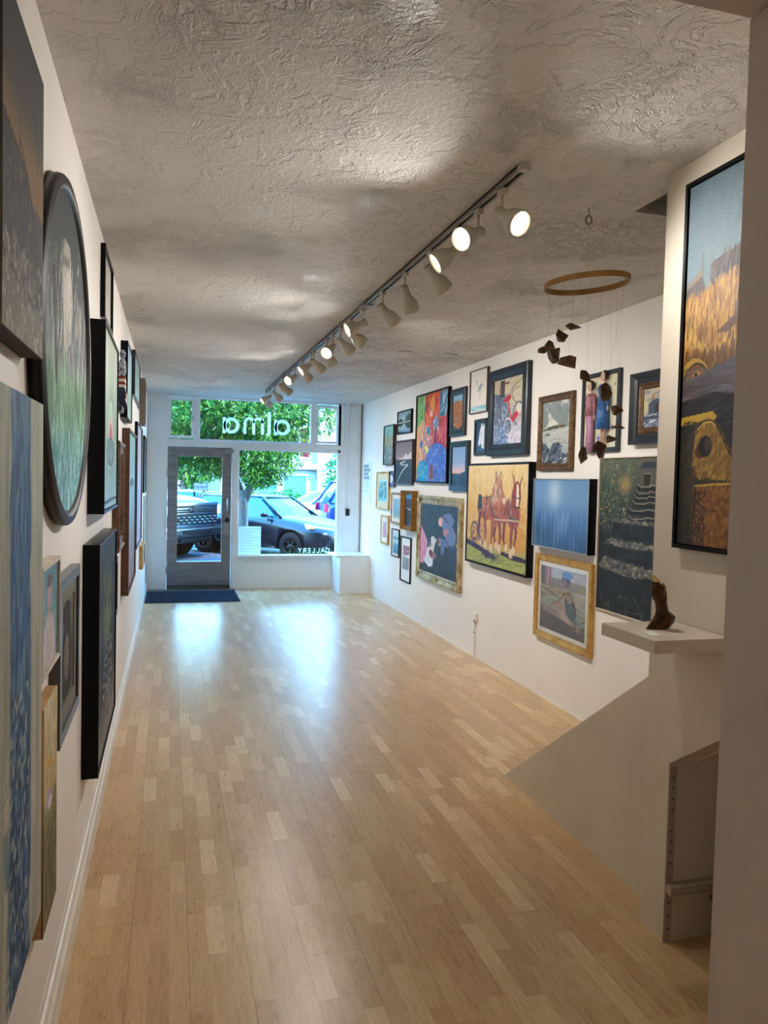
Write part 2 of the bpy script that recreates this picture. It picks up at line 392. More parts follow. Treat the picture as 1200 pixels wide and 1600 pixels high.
def a_figures(p):
    p.grad([(0, '#3f7ec4'), (.4, '#b0505e'), (1, '#d04a36')])
    p.poly([(0, .45), (0, 1), (.3, 1), (.33, .7), (.2, .5)], '#6fae62'); p.dabs(90, (0, .3, .5, 1), .07, .016, 1.5, ['#9ccc7a', '#4f8e4c', '#c3d79a', '#57a06a'], .8)
    p.poly([(.26, .6), (.28, 1), (.78, 1), (.78, .55)], '#d8503a'); p.dabs(120, (.28, .8, .55, 1), .06, .015, 1.4, ['#e8783c', '#c23a36', '#e8a14a', '#a8323c', '#f0603e'], .7)
    p.poly([(.74, .72), (.75, 1), (1, 1), (1, .72)], '#2a6d92'); p.dabs(16, (.8, .97, .74, .97), .09, .008, 1.1, ['#e8f0f4', '#bcd9e8'], .9, 1.6)
    p.poly([(.5, .38), (.5, .7), (1, .7), (1, .35)], '#b4394e'); p.dabs(60, (.5, 1, .4, .7), .07, .012, 1., ['#8e2c40', '#d8607a', '#cf4a50', '#e2a0a4'], .7, 1.5)
    p.poly([(0, 0), (0, .62), (.2, .72), (.3, .55), (.22, .2)], '#e0a878'); p.ell(.34, .45, .16, .2, '#c08a96'); p.dabs(90, (.08, .5, .18, .65), .06, .014, 1., ['#e6b6a0', '#9e6f86', '#f0d0b0', '#c86a62', '#7a86b4'], .8, 1.8)
    p.ell(.33, .86, .06, .07, '#9e4a5e'); p.ell(.52, .88, .07, .09, '#dba050'); p.ell(.48, .77, .05, .04, '#f2c0bc'); p.ell(.4, .58, .06, .05, '#2f8fb4'); p.ell(.17, .43, .06, .045, '#4a7ab4')
    p.poly([(.28, .4), (.36, .42), (.52, .26), (.46, .22)], '#e4e070'); p.ell(.64, .66, .09, .085, '#6a86c4'); p.dabs(16, (.56, .72, .58, .74), .03, .009, 1.2, ['#f4f4fa', '#2c3f8a', '#d8c46e'], .9, 2)
    p.line([(.64, .58), (.63, .36)], .03, '#27435e'); p.ell(.68, .2, .36, .24, '#3f72cc'); p.dabs(120, (.38, 1, 0, .38), .04, .013, .8, ['#5f8ee2', '#8a86d6', '#2d58a8', '#7ab8e6', '#a06cc0'], .7, 3)
    p.ell(.22, .1, .2, .15, '#1292cc'); p.dabs(30, (.08, .36, .02, .2), .03, .009, 1.4, ['#52c8ea', '#0b6ca4', '#e8e08a'], .8, 2); p.poly([(.46, .03), (.5, .2), (.56, .2), (.6, .03)], '#8c4a4c'); p.dabs(24, (.1, .9, .02, .9), .012, .008, 1, ['#ffffff', '#ffe8c0'], .9, 3)
def a_cliff(p):
    p.grad([(0, '#33424c'), (.6, '#54606a'), (.8, '#7fb0cf'), (1, '#8fbcd8')]); m = p.inpoly([(0, .15), (0, .78), (.4, .85), (.75, .8), (1, .86), (1, .1), (.5, 0)])
    p.put(m, '#a8683e'); p.dabs(170, (0, 1, .1, .85), .05, .012, 1.1, ['#d28a50', '#6e4630', '#3f4a4c', '#e0b27c', '#4a6070'], .8, 1.2, m); p.dabs(30, (0, .6, 0, .35), .04, .012, .5, ['#e4ded0', '#5f7f96'], .7)
def a_dusk(p):
    p.grad([(0, '#27374f'), (.28, '#3a5274'), (.33, '#e8b7a4'), (.4, '#cfb8c8'), (.6, '#8ba8d2'), (1, '#7d9fcc')])
    p.poly([(0, 0), (0, .3), (.15, .33), (.3, .28), (.5, .29), (.7, .33), (.85, .36), (1, .34), (1, 0)], '#35506f'); p.blot('#25394f', 4, 4, .5, .1, .8, p.inpoly([(0, 0), (0, .28), (1, .3), (1, 0)]))
def a_heron(p):
    p.grad([(0, '#dfe6e6'), (.1, '#8fc3d2'), (.14, '#9fd0da'), (.16, '#e6e2dc'), (1, '#e8e3dd')]); p.dabs(30, (0, 1, .05, .15), .05, .008, 0, ['#ffffff', '#5fa6c0'], .8)
    p.ell(.55, .58, .16, .05, '#9aa0a2', .9, .5); p.line([(.42, .6), (.36, .68), (.42, .72), (.33, .74), (.26, .77)], .009, '#6c6c6c'); p.line([(.55, .55), (.52, .42), (.55, .3)], .007, '#6b625c'); p.line([(.6, .54), (.6, .42), (.53, .3)], .006, '#6b625c'); p.line([(.5, .62), (.66, .66), (.74, .6)], .008, '#777777')
def a_horse(p):
    p.grad([(0, '#3f5c80'), (1, '#36506f')]); p.poly([(.28, .45), (.22, .33), (.3, .2), (.42, .25), (.55, .28), (.62, .12), (.95, .1), (.95, .8), (.8, .93), (.68, .85), (.6, .95), (.52, .98), (.5, .85), (.38, .75)], '#cfd8e2')
    p.dabs(50, (.3, .9, .12, .85), .07, .014, 1.3, ['#e8eef4', '#a9b8ca', '#f4f6f8', '#8fa3bc'], .6, .8, p.inpoly([(.28, .45), (.3, .25), (.6, .2), (.95, .12), (.95, .8), (.6, .95), (.38, .75)])); p.ell(.5, .62, .04, .025, '#1c2530')
def a_motorbike(p):
    p.grad([(0, '#a7b3cf'), (.5, '#b9b2a4'), (1, '#c9bb9e')]); p.dabs(50, (.2, 1, .6, 1), .16, .012, .25, ['#d8ccb2', '#a09076', '#e2d8c4'], .6, .3)
    p.poly([(0, .8), (0, 0), (.55, .0), (.62, .35), (.45, .65), (.2, .78)], '#5e6f86'); p.dabs(260, (0, .6, .1, .75), .045, .012, .8, ['#7f92ae', '#3a485e', '#a9bad4', '#54657e', '#8a6a72', '#c6d4ea'], .8, 3)
    p.poly([(.2, .72), (.22, .98), (.38, .98), (.38, .72)], '#454e50'); p.line([(.34, .93), (.52, .93)], .018, '#7a2a28'); p.line([(.26, .86), (.24, .8)], .025, '#b03c40')
    p.ell(.48, .69, .13, .045, '#c2323c', 1, .2); p.line([(.5, .66), (.6, .42), (.72, .38)], .022, '#d0283a'); p.poly([(.56, .33), (.6, .4), (.72, .45), (.9, .55), (.92, .48), (.72, .32)], '#cf2e44'); p.line([(.68, .86), (.62, .8), (.66, .68), (.76, .62)], .009, '#3c332e')
    p.ell(.73, .53, .13, .05, '#b9b8b0'); p.ell(.88, .52, .09, .08, '#dcd8cc'); p.ring(.52, .26, .12, .12, .16, '#d6dae2'); p.ring(.52, .26, .1, .1, .12, '#39424f'); p.ring(.86, .44, .17, .17, .09, '#5a6670')
    p.poly([(.45, .02), (.6, .16), (.8, .26), (1, .4), (1, 0)], '#cfc6cf'); p.dabs(30, (.5, 1, 0, .25), .08, .012, .7, ['#e9e4ea', '#9aa6c4'], .6); p.dabs(90, (0, .5, 0, .3), .07, .012, .6, ['#7f9ad0', '#aebde0', '#5c76a8'], .6, 2)
def a_team(p):
    p.grad([(0, '#a8a860'), (.17, '#a4a562'), (.2, '#c8984e'), (.6, '#d6b272'), (1, '#e0c99a')]); p.dabs(260, (0, 1, .25, 1), .04, .01, 1.57, ['#e6cf98', '#c8974a', '#dcb066', '#edd9ac'], .6, .3); p.dabs(220, (.6, 1, .22, .6), .02, .01, .5, ['#b87a28', '#e0a84e', '#d08c34'], .7, 3)
    for x in (.12, .22, .52, .6, .76, .95): p.line([(x, .98-.3*abs(x-.5)), (x+.005, .62+.3*abs(x-.5))], .004, '#6d5238', .7)
    m = p.inpoly([(0, 0), (0, .17), (.3, .14), (.6, .13), (1, .12), (1, 0)]); p.put(m, '#9aa25c'); p.dabs(90, (0, 1, 0, .15), .05, .01, .1, ['#b4b66e', '#7d8a4c', '#c4be7c'], .6, .4)
    p.poly([(0, .22), (.14, .2), (.3, .16), (.5, .12), (.55, .07), (.36, .06), (.3, .11), (.0, .17)], '#3d3150'); p.poly([(.48, .17), (.75, .16), (1, .14), (1, .1), (.8, .1), (.62, .13)], '#3a2e4c')
    B = ['#a8543c', '#b8644a', '#7a3634', '#8e4a56', '#c98a70', '#5c3044', '#9a5244']
    def leg(pts, c, w=.026):
        p.line(pts[:2], w*1.25, c); p.line(pts[1:], w*.75, c); x, z = pts[-1]; p.ell(x+.004, z+.035, .028, .045, '#d9c4a6'); p.ell(x+.012, z, .03, .014, '#c9b08e'); p.line([(pts[1][0]-.02, pts[1][1]), (x-.02, z+.05)], .004, '#3c2440')
    leg([(.52, .46), (.5, .32), (.53, .17)], '#5f3040'); leg([(.83, .46), (.84, .33), (.80, .16)], '#6e3a42'); leg([(.66, .44), (.65, .3), (.69, .17)], '#6a3444')
    p.ell(.36, .56, .18, .115, '#a8624e'); p.ell(.3, .6, .1, .07, '#c08466'); p.ell(.66, .56, .15, .11, '#9c5a50'); p.ell(.52, .53, .11, .13, '#b06c54'); p.ell(.80, .52, .1, .13, '#8e5452')
    leg([(.24, .5), (.22, .34), (.25, .19)], '#5c2e40', .03); leg([(.32, .48), (.35, .32), (.34, .16)], '#8a463c'); leg([(.46, .45), (.46, .3), (.44, .14)], '#9c5040', .03); leg([(.58, .46), (.6, .3), (.58, .15)], '#7c3e44', .028); leg([(.78, .44), (.77, .28), (.76, .13)], '#86444a', .03)
    m_ = (p.em(.36, .56, .18, .115) < 1) | (p.em(.52, .53, .11, .13) < 1) | (p.em(.8, .52, .1, .13) < 1) | (p.em(.66, .56, .15, .11) < 1)
    p.dabs(170, (.18, .92, .4, .68), .04, .011, 1.2, B, .65, 1.4, m_)
    p.poly([(.46, .6), (.44, .76), (.5, .87), (.56, .89), (.6, .84), (.62, .76), (.68, .66), (.66, .6), (.6, .62), (.58, .68)], '#ab7460'); p.dabs(70, (.43, .62, .62, .9), .045, .009, 1.9, ['#e2cfae', '#c9a98c', '#7c5262', '#efe2c8', '#9c6a5c'], .8, .6, p.inpoly([(.43, .62), (.44, .78), (.5, .89), (.58, .88), (.58, .7), (.52, .62)])); p.line([(.5, .87), (.5, .93)], .012, '#4c2c3a'); p.line([(.56, .88), (.58, .93)], .012, '#6e4038'); p.ell(.645, .655, .035, .03, '#d8c0a8')
    p.poly([(.76, .6), (.76, .72), (.79, .82), (.84, .85), (.89, .81), (.9, .7), (.88, .6), (.85, .55), (.81, .55)], '#8e4a42'); p.poly([(.83, .82), (.86, .81), (.87, .68), (.86, .6), (.83, .6), (.835, .7)], '#eadccc'); p.line([(.8, .82), (.78, .89)], .013, '#5c2c2e'); p.line([(.88, .81), (.91, .88)], .012, '#5c2c2e'); p.line([(.78, .7), (.9, .68)], .007, '#2e2c3a'); p.line([(.79, .61), (.89, .6)], .008, '#2e2c3a')
    for q in ([(.43, .7), (.42, .6), (.47, .5), (.56, .47)], [(.72, .68), (.7, .58), (.75, .5), (.84, .48)], [(.36, .68), (.34, .56), (.3, .47)]): p.line(q, .013, '#33454e'); p.line([(a+.02, b) for a, b in q], .004, '#6c8490')
    p.line([(.24, .67), (.42, .68)], .006, '#2e3c46'); p.line([(.5, .465), (.88, .475)], .011, '#cbb08e'); p.line([(.5, .445), (.86, .455)], .006, '#5a4868')
    p.poly([(.19, .55), (.2, .7), (.26, .7), (.27, .55)], '#2e4450'); p.ell(.225, .725, .03, .018, '#d8b090'); p.ring(.14, .32, .06, .09, .14, '#5a4256'); p.dabs(50, (.1, .35, .18, .4), .03, .008, 1.2, ['#6a4a76', '#a04a56', '#3e5a86', '#c8a06c'], .8, 2); p.line([(.06, .22), (.14, .36), (.24, .3), (.3, .2)], .009, '#57406a'); p.dabs(40, (.28, .6, .04, .12), .02, .008, .3, ['#4c3c5e', '#6c6a58'], .8); p.line([(.85, .075), (.93, .065)], .006, '#6a6440')
def a_seascape(p):
    p.grad([(0, '#8b9294'), (.3, '#aeb3b0'), (.55, '#c0c2bc'), (.6, '#7f8a88'), (1, '#8f989a')]); m = p.V > .57; p.blot('#dedcd2', 3, 4, .47, .12, .9, m, 4); p.blot('#75807f', 4, 5, .6, .1, .7, m, 9)
    p.poly([(0, .55), (.25, .6), (.6, .62), (.85, .6), (.88, .575), (0, .53)], '#4e5c44'); p.poly([(.6, .56), (.64, .64), (.7, .57)], '#b84a40'); p.dabs(120, (0, 1, .25, .55), .09, .006, 0, ['#9ba2a0', '#c8cac4', '#868e90'], .6, .15); p.ell(.2, .47, .11, .02, '#5a6a80')
    m = p.inpoly([(0, .35), (.15, .3), (.3, .22), (.4, .32), (.6, .34), (.75, .28), (.72, .18), (1, .12), (1, 0), (0, 0)]); p.put(m, '#44505e'); p.dabs(200, (0, 1, 0, .34), .04, .014, .9, ['#2e3844', '#6a7c96', '#1d242c', '#8492a4', '#5a6474'], .8, 2, m); p.dabs(14, (0, 1, 0, .1), .05, .01, .2, ['#e6e6e0'], .8)
def a_barn(p):
    p.grad([(0, '#7f8aa4'), (.35, '#b9b4b4'), (.45, '#d8c8a4'), (1, '#d9c6a2')]); p.dabs(30, (0, 1, .7, 1), .14, .03, .3, ['#8c96a8', '#b6b4b0', '#6f7c92'], .7, .4); p.poly([(.18, .32), (.18, .62), (.36, .72), (.9, .7), (.98, .6), (.98, .3)], '#4a5a68'); p.poly([(.55, .32), (.55, .6), (.98, .6), (.98, .3)], '#8c5448')
    p.poly([(.3, .7), (.3, .84), (.4, .84), (.4, .7)], '#b08460'); p.poly([(.45, .34), (.45, .6), (.55, .6), (.55, .34)], '#2e3640'); p.dabs(80, (0, 1, 0, .32), .1, .018, .25, ['#c8d0e0', '#5a6684', '#8e9cba', '#39425a', '#e4e6ee'], .8, .5); p.poly([(0, .28), (.4, .3), (.7, .26), (1, .3), (1, .22), (0, .2)], '#49506a')
def a_blue(p):
    p.grad([(0, '#2f5484'), (.4, '#4f7cb0'), (.7, '#6f96c0'), (1, '#6a92c0')]); p.glow(.4, .82, .16, .3, '#bcd2e4', .9); p.glow(.0, .15, .35, .35, '#28425a', .9)
    k = np.clip((p.n(34, 1.4, 2, 5)-.45)/.3, 0, 1)*np.clip((.62-p.V)/.2, 0, 1); p.put(k, '#2a5288', .6); k = np.clip((p.n(30, 1.2, 2, 8)-.55)/.2, 0, 1)*np.clip((.6-p.V)/.15, 0, 1); p.put(k, '#88acd8', .5)
def a_dancer(p):
    p.grad([(0, '#4b3c38'), (.3, '#5d4e46'), (.34, '#8c8c80'), (.55, '#a7a08e'), (.68, '#b0a890'), (.7, '#8c7450'), (.82, '#8f7a58'), (.85, '#c0b6b6'), (1, '#b3adb6')])
    p.poly([(0, .72), (0, 1), (.1, 1), (.12, .68)], '#6e665c'); p.poly([(.1, .74), (.1, 1), (.24, 1), (.24, .78), (.17, .7)], '#b5776a'); p.dabs(20, (.1, .24, .74, 1), .08, .012, 1.5, ['#d8a8a0', '#8e5148'], .8, .2); p.poly([(.24, .82), (.45, .84), (1, .78), (1, .7), (.24, .7)], '#8f7648')
    p.line([(0, .66), (1, .42)], .012, '#6f7474'); p.line([(0, .7), (1, .45)], .006, '#d0cabc'); p.poly([(0, .58), (1, .33), (1, .2), (.8, .18), (0, .46)], '#8e9488'); p.dabs(150, (0, 1, 0, .35), .07, .012, .2, ['#57453c', '#463732', '#6b5a4e', '#5f4a40'], .6, .5)
    p.poly([(.05, .3), (.3, .26), (.6, .2), (.76, .17), (.78, .3), (.6, .4), (.4, .36), (.1, .36)], '#957a6c'); p.poly([(.2, .36), (.44, .52), (.52, .5), (.68, .32), (.6, .3), (.4, .4)], '#a58674'); p.poly([(.42, .36), (.56, .38), (.74, .24), (.7, .18), (.5, .24)], '#bc9884')
    p.poly([(.58, .34), (.55, .56), (.6, .68), (.68, .68), (.78, .5), (.82, .36), (.76, .24), (.68, .26)], '#343e44'); p.poly([(.56, .6), (.6, .7), (.66, .72), (.74, .54), (.62, .5)], '#a07f68'); p.line([(.56, .64), (.42, .5), (.24, .4)], .028, '#8d6e5c'); p.line([(.64, .76), (.64, .68)], .03, '#8d6a56')
    p.ell(.57, .83, .1, .09, '#4a2c22'); p.ell(.54, .8, .05, .06, '#8a5a42'); p.ell(.6, .92, .12, .06, '#5d7fc0'); p.dabs(10, (.5, .7, .87, .95), .03, .012, 1.3, ['#7f9ad6', '#3e5a9c'], .8); p.dabs(14, (.8, .93, .12, .17), .03, .006, .4, ['#c8a86e', '#a88a58'], .9, 2); p.line([(.62, .62), (.72, .44)], .007, '#c8a890'); p.tex(.12, 14, 14)
def a_steps(p):
    p.grad([(0, '#20262b'), (.5, '#2c343a'), (.8, '#3d4740'), (1, '#6a6a58')]); m = p.inpoly([(0, .55), (0, 1), (.65, 1), (.5, .8), (.45, .6), (.25, .5)])
    p.dabs(520, (0, .6, .48, 1), .012, .005, .8, ['#5f6f54', '#8e8a66', '#3c5248', '#b09a6a', '#2c4440', '#c9b684', '#48645c'], .8, 3, m); p.blot('#3f564e', 7, 14, .5, .1, .4, m, 12); p.glow(.42, .83, .14, .08, '#b4945c', .8)
    p.poly([(.66, .83), (.64, .93), (.7, .96), (.94, .96), (.96, .83)], '#5a5650'); p.poly([(.64, .93), (.7, .97), (.95, .97), (.93, .93)], '#33404a'); p.poly([(.72, .83), (.72, .9), (.82, .9), (.82, .83)], '#2c2a28'); p.line([(.72, .9), (.82, .9), (.82, .83)], .004, '#8f8474'); p.dabs(30, (.9, 1, .8, 1), .05, .004, 1.5, ['#7a7868', '#4c5044'], .7, .1)
    lv = [(.83, .62), (.79, .6), (.76, .58), (.725, .55), (.68, .5), (.63, .5)]
    for z, x in lv:
        p.poly([(x, z-.035), (x, z), (x+.1, z-.012), (1, z-.008), (1, z-.045)], '#24282b'); p.line([(x, z+.006), (x+.05, z-.014), (x+.2, z-.01), (.8, z+.002), (1, z-.008)], .0035, '#a39a86')
    for z0, z1, x, th in ((.5, .6, .2, .018), (.36, .46, .1, .035), (.18, .31, 0, .065)):
        p.poly([(x, z0), (x+.06, z1), (.4, z1-.01), (1, z1-.015), (1, z0-.02), (.4, z0-.01)], '#252c33'); mm = p.inpoly([(x, z1-.02), (x+.12, z1+th*.6), (.5, z1+th*.3), (1, z1), (1, z1-th*.6), (.5, z1-th), (x+.05, z1-th*.5)]); p.put(mm, '#66635c'); p.dabs(160, (x, 1, z1-th, z1+th), .022, .008, .2, ['#8b8678', '#6b685f', '#484b50', '#a8a294', '#5c5c5a'], .75, 1.2, mm)
    p.dabs(120, (0, 1, .2, .6), .03, .012, 1.2, ['#1a2026', '#333e48', '#3c4650'], .35, 2); p.dabs(60, (0, 1, 0, .13), .035, .002, 1.2, ['#6a6e64', '#8d8a78', '#454c48'], .7, 2.4)
def a_riders(p):
    p.grad([(0, '#252f3a'), (.5, '#31414c'), (1, '#364756')]); p.dabs(260, (0, 1, 0, 1), .09, .012, 1.5, ['#3d5260', '#28343f', '#44596a', '#2b3c48', '#3b5c5e'], .6, .5)
    p.poly([(0, .12), (0, .68), (.1, .58), (.2, .45), (.18, .2), (.05, .1)], '#d98ab4'); p.dabs(50, (0, .2, .12, .62), .06, .012, 1.6, ['#eab0cc', '#c4709c', '#f4ccd8'], .7, .5, p.inpoly([(0, .12), (0, .68), (.1, .58), (.2, .45), (.18, .2)]))
    p.poly([(.12, .15), (.2, .36), (.32, .4), (.3, .52), (.36, .55), (.46, .5), (.42, .45), (.38, .32), (.36, .12), (.26, .08)], '#dfe4ec'); p.dabs(40, (.14, .42, .1, .5), .05, .012, 1.2, ['#ffffff', '#a9b6cc', '#c6cede'], .7, 1, p.inpoly([(.12, .15), (.2, .36), (.36, .55), (.42, .45), (.36, .12)])); p.ell(.36, .27, .1, .055, '#a06a76'); p.ell(.3, .3, .05, .045, '#70364a')
    p.ell(.53, .48, .06, .06, '#c49a86'); p.ell(.51, .48, .035, .05, '#7a5648'); p.ell(.56, .77, .07, .07, '#d0a0a4'); p.ell(.54, .76, .04, .05, '#e6c0c0'); p.poly([(.6, .7), (.62, .88), (.8, .9), (.9, .82), (.82, .66), (.66, .64)], '#6c80ac'); p.line([(.64, .84), (.76, .76)], .01, '#28324a')
    p.ell(.7, .63, .08, .06, '#c48a94'); p.poly([(.7, .6), (.62, .45), (.9, .42), (.95, .62), (.86, .72)], '#7086b0'); p.line([(.6, .62), (.78, .45)], .014, '#28364e'); p.poly([(.56, .55), (.58, .3), (.66, .35), (.7, .52)], '#5b76a8'); p.poly([(.75, .45), (.8, .2), (.96, .08), (.98, .5)], '#35486a', .8)
def a_bar(p):
    p.grad([(0, '#1c2430'), (.5, '#141a24'), (.6, '#1a2230'), (.85, '#2a3a52'), (1, '#3a8fd0')]); p.poly([(.05, .85), (.05, .98), (1, .98), (1, .85)], '#3f97d8'); p.line([(0, .71), (1, .71)], .008, '#0a0c10'); p.line([(0, .56), (1, .55)], .012, '#cfd6dc'); p.line([(.3, .52), (1, .52)], .008, '#e6e8e8'); p.dabs(30, (0, 1, .58, .85), .02, .012, 1.2, ['#e6ecf4', '#6f86a8', '#384a66', '#b0442c'], .8, 2); p.dabs(30, (.2, 1, 0, .45), .12, .012, 1.5, ['#2c3a4e', '#35455a', '#10151e'], .7, .2)
def a_water(p):
    p.grad([(0, '#a9c2b4'), (.3, '#7aa9c6'), (1, '#8fbcd4')]); p.dabs(120, (0, 1, 0, 1), .06, .012, 1.2, ['#bcdcea', '#6795b6', '#98c8da', '#5c86a6', '#cfe4e4'], .7, 1)
def a_abstractgreen(p):
    p.grad([(0, '#a7d9e4'), (.3, '#3f9ab0'), (1, '#bfe0e8')]); p.dabs(150, (.15, .9, .2, .9), .05, .03, 1, ['#1c6d74', '#0d5566', '#58b8b0', '#2b8aa6', '#74c8e0', '#37805c', '#0f3c4e'], .85, 3); p.dabs(14, (.1, .7, .2, .8), .06, .03, .4, ['#f4fafa'], .9, 3)
def a_moon(p):
    p.grad([(0, '#5e7394'), (1, '#52688a')]); p.ell(.2, .5, .45, .28, '#dfe2ea'); p.poly([(.5, .2), (.62, .35), (.66, .55), (.6, .75), (.45, .82), (.8, .8), (.9, .5), (.75, .25)], '#22335a')
def a_pinkfig(p):
    p.grad([(0, '#b9a0b2'), (1, '#cdb6c4')]); p.line([(.6, .9), (.5, .6), (.65, .3), (.6, .05)], .05, '#8f6a86'); p.dabs(30, (0, 1, 0, 1), .08, .02, 1.3, ['#e2cfd8', '#a5849a', '#f0e4ea'], .7, .8)
def a_shore(p):
    p.grad([(0, '#4c87b0'), (.4, '#5f9ac0'), (.5, '#9fd0d0'), (.62, '#d6e8ec'), (.72, '#4e86ac'), (.8, '#b0d0e4'), (1, '#c9e0ec')]); p.dabs(60, (0, 1, 0, .8), .06, .012, 1, ['#7fb2d0', '#356d96', '#a8cce0'], .7, 1)
def a_triptych(p):
    p.put(p.U > -1, '#e8ebee'); p.poly([(.2, .6), (.2, .82), (.85, .82), (.85, .6)], '#9a6a80'); p.dabs(26, (.22, .83, .61, .81), .03, .018, .5, ['#e8e4ea', '#6a3448', '#b88a98', '#c8d0da'], .9, 3, p.inpoly([(.2, .6), (.2, .82), (.85, .82), (.85, .6)])); p.poly([(.16, .26), (.16, .56), (.85, .56), (.85, .26)], '#8a9cae'); p.dabs(30, (.18, .83, .28, .54), .05, .02, 1.2, ['#c9a25c', '#6c9ccc', '#b8925c', '#4b78ac'], .9, 1, p.inpoly([(.18, .28), (.18, .54), (.83, .54), (.83, .28)])); p.line([(.1, .9), (.9, .9)], .002, '#b9bec4')
def a_truck(p):
    p.grad([(0, '#4a3018'), (.6, '#5c3f20'), (.7, '#6a8088'), (.8, '#5f7a88'), (1, '#46606e')]); p.tex(.06, 10, 40)
    p.poly([(0, .66), (0, .712), (.28, .742), (.36, .70), (.36, .66)], '#453a34'); p.poly([(0, .712), (0, .728), (.27, .758), (.34, .715), (.28, .742)], '#7a6c5c'); p.poly([(.42, .66), (.43, .762), (.5, .772), (1, .792), (1, .66)], '#352c2a'); p.dabs(60, (.43, 1, .69, .785), .02, .003, 1.5, ['#5c4e4a', '#261e1e', '#75665e'], .8, .1)
    p.line([(.3, .745), (.28, .80)], .003, '#5a5a56')
    m = p.inpoly([(0, .46), (0, .675), (.12, .69), (.3, .685), (.42, .70), (.6, .712), (.8, .72), (1, .735), (1, .46)]); p.put(m, '#8f6222'); p.dabs(1800, (0, 1, .46, .735), .022, .0024, 1.55, ['#c08c36', '#6e4618', '#d0a048', '#583812', '#a8742a', '#e0b860'], .75, .22, m); p.dabs(300, (0, 1, .46, .53), .02, .003, 1.55, ['#5c3c16', '#4a3012', '#7a5420'], .7, .2, m)
    p.poly([(.55, .575), (.7, .592), (1, .625), (1, .60), (.75, .57)], '#43301a', .8); p.poly([(.86, .60), (.9, .68), (1, .70), (1, .6)], '#3a2a1a', .6)
    def arch(x0, x1, zb, zt, n=16): return [(x0+(x1-x0)*i/n, zb+(zt-zb)*math.sin(PI*i/n)**.6) for i in range(n+1)]
    p.poly(arch(-.12, .52, .45, .518), '#a8862c'); p.poly(arch(-.02, .50, .45, .506), '#3c2812'); p.poly(arch(.02, .46, .45, .499), '#8a5420'); p.ell(.24, .472, .07, .012, '#c08a30'); p.ell(.24, .472, .035, .007, '#2a1a0c')
    p.poly([(0, .385), (0, .455), (.3, .468), (.65, .488), (1, .508), (1, .38), (.5, .395)], '#45404a'); p.poly([(0, .412), (.3, .43), (.6, .44), (.85, .43), (1, .42), (1, .40), (.8, .415), (.5, .418), (.2, .405), (0, .40)], '#6f6c78'); p.dabs(60, (0, 1, .39, .49), .05, .006, .1, ['#565260', '#3a353e', '#5c4a48'], .5, .3)
    p.poly([(0, .34), (0, .402), (.3, .408), (.6, .418), (1, .395), (1, .25), (.6, .3)], '#211d22'); p.dabs(40, (0, 1, .3, .4), .04, .005, .2, ['#3a3640', '#141216'], .6, .4)
    p.poly([(0, .332), (0, .356), (.35, .362), (.56, .366), (.64, .352), (.6, .338), (.45, .344), (.2, .336)], '#b8962e'); p.dabs(40, (0, .62, .328, .342), .008, .003, .3, ['#1f1a14', '#4a3a18'], .8, 2)
    p.poly([(0, 0), (0, .332), (.26, .332), (.22, .25), (.26, .0)], '#23201a'); p.dabs(120, (0, .26, 0, .32), .016, .005, 1.3, ['#34331f', '#1a1412', '#3f3a22', '#4a2c18'], .7, 2); p.line([(0, .15), (.26, .165)], .003, '#110e0c')
    fn = [(.24, .262), (.26, .30), (.32, .325), (.42, .341), (.54, .342), (.64, .33), (.72, .305), (.84, .262), (1, .215), (1, .175), (.40, .168), (.32, .20), (.26, .225)]
    m = p.inpoly(fn); p.put(m, '#8a6c26'); p.dabs(420, (.22, 1, .165, .345), .014, .004, 1.1, ['#a4842f', '#7a5c20', '#c09c3c', '#8c5a22', '#6c5224'], .6, 1.6, m); p.line(fn[:6], .003, '#1c1610'); p.line(fn[5:9], .003, '#1c1610'); p.line([(.30, .318), (.42, .337), (.54, .338), (.62, .328)], .0018, '#e0bc58')
    p.ell(.40, .262, .13, .022, '#5a2c14', 1, .3); p.ell(.46, .272, .12, .03, '#17100e'); p.ell(.50, .277, .07, .018, '#3c302c'); p.dabs(90, (.28, 1, .168, .182), .007, .003, .4, ['#1c160e', '#3a2a12'], .8, 2)
    p.line([(.30, .163), (.6, .168), (1, .172)], .0045, '#c8a03a'); p.poly([(.26, 0), (.28, .08), (.3, .158), (1, .166), (1, 0)], '#6e4216'); m = p.inpoly([(.26, 0), (.28, .08), (.3, .158), (1, .166), (1, 0)]); p.dabs(700, (.26, 1, 0, .16), .011, .006, .8, ['#8a581c', '#643a12', '#9c6624', '#74481a', '#a87430'], .5, 3, m); p.dabs(160, (.27, .5, 0, .15), .006, .003, .8, ['#2a1a0e', '#3a2410'], .7, 3, m); p.line([(.27, 0), (.29, .08), (.31, .16)], .004, '#1c120a')
def a_harbour(p):
    p.grad([(0, '#7f7a6e'), (.2, '#6b6258'), (.48, '#4c4844'), (.5, '#8c6a44'), (.62, '#8a6f4c'), (.75, '#585550'), (1, '#4a4d4d')]); m = p.inpoly([(0, .3), (0, .62), (.4, .58), (.55, .55), (.75, .42), (.92, .36), (1, .3), (1, .12), (0, .2)]); p.put(m, '#3c3a3c'); p.dabs(200, (0, 1, .1, .58), .035, .01, .9, ['#5a5048', '#2c2c30', '#6f6250', '#464a50'], .7, 2, m)
    p.dabs(260, (0, 1, 0, .3), .02, .01, .6, ['#8e877a', '#a9a292', '#5c564e', '#746a60', '#c4bdaa'], .7, 3); p.line([(.36, .62), (.55, .55), (.72, .46), (.78, .36)], .008, '#2b2622'); p.line([(.36, .68), (.36, .58)], .007, '#2b2622'); p.line([(.7, .86), (.82, .7), (.84, .36)], .005, '#35302b'); p.line([(.55, .55), (.55, .36)], .004, '#2b2622')
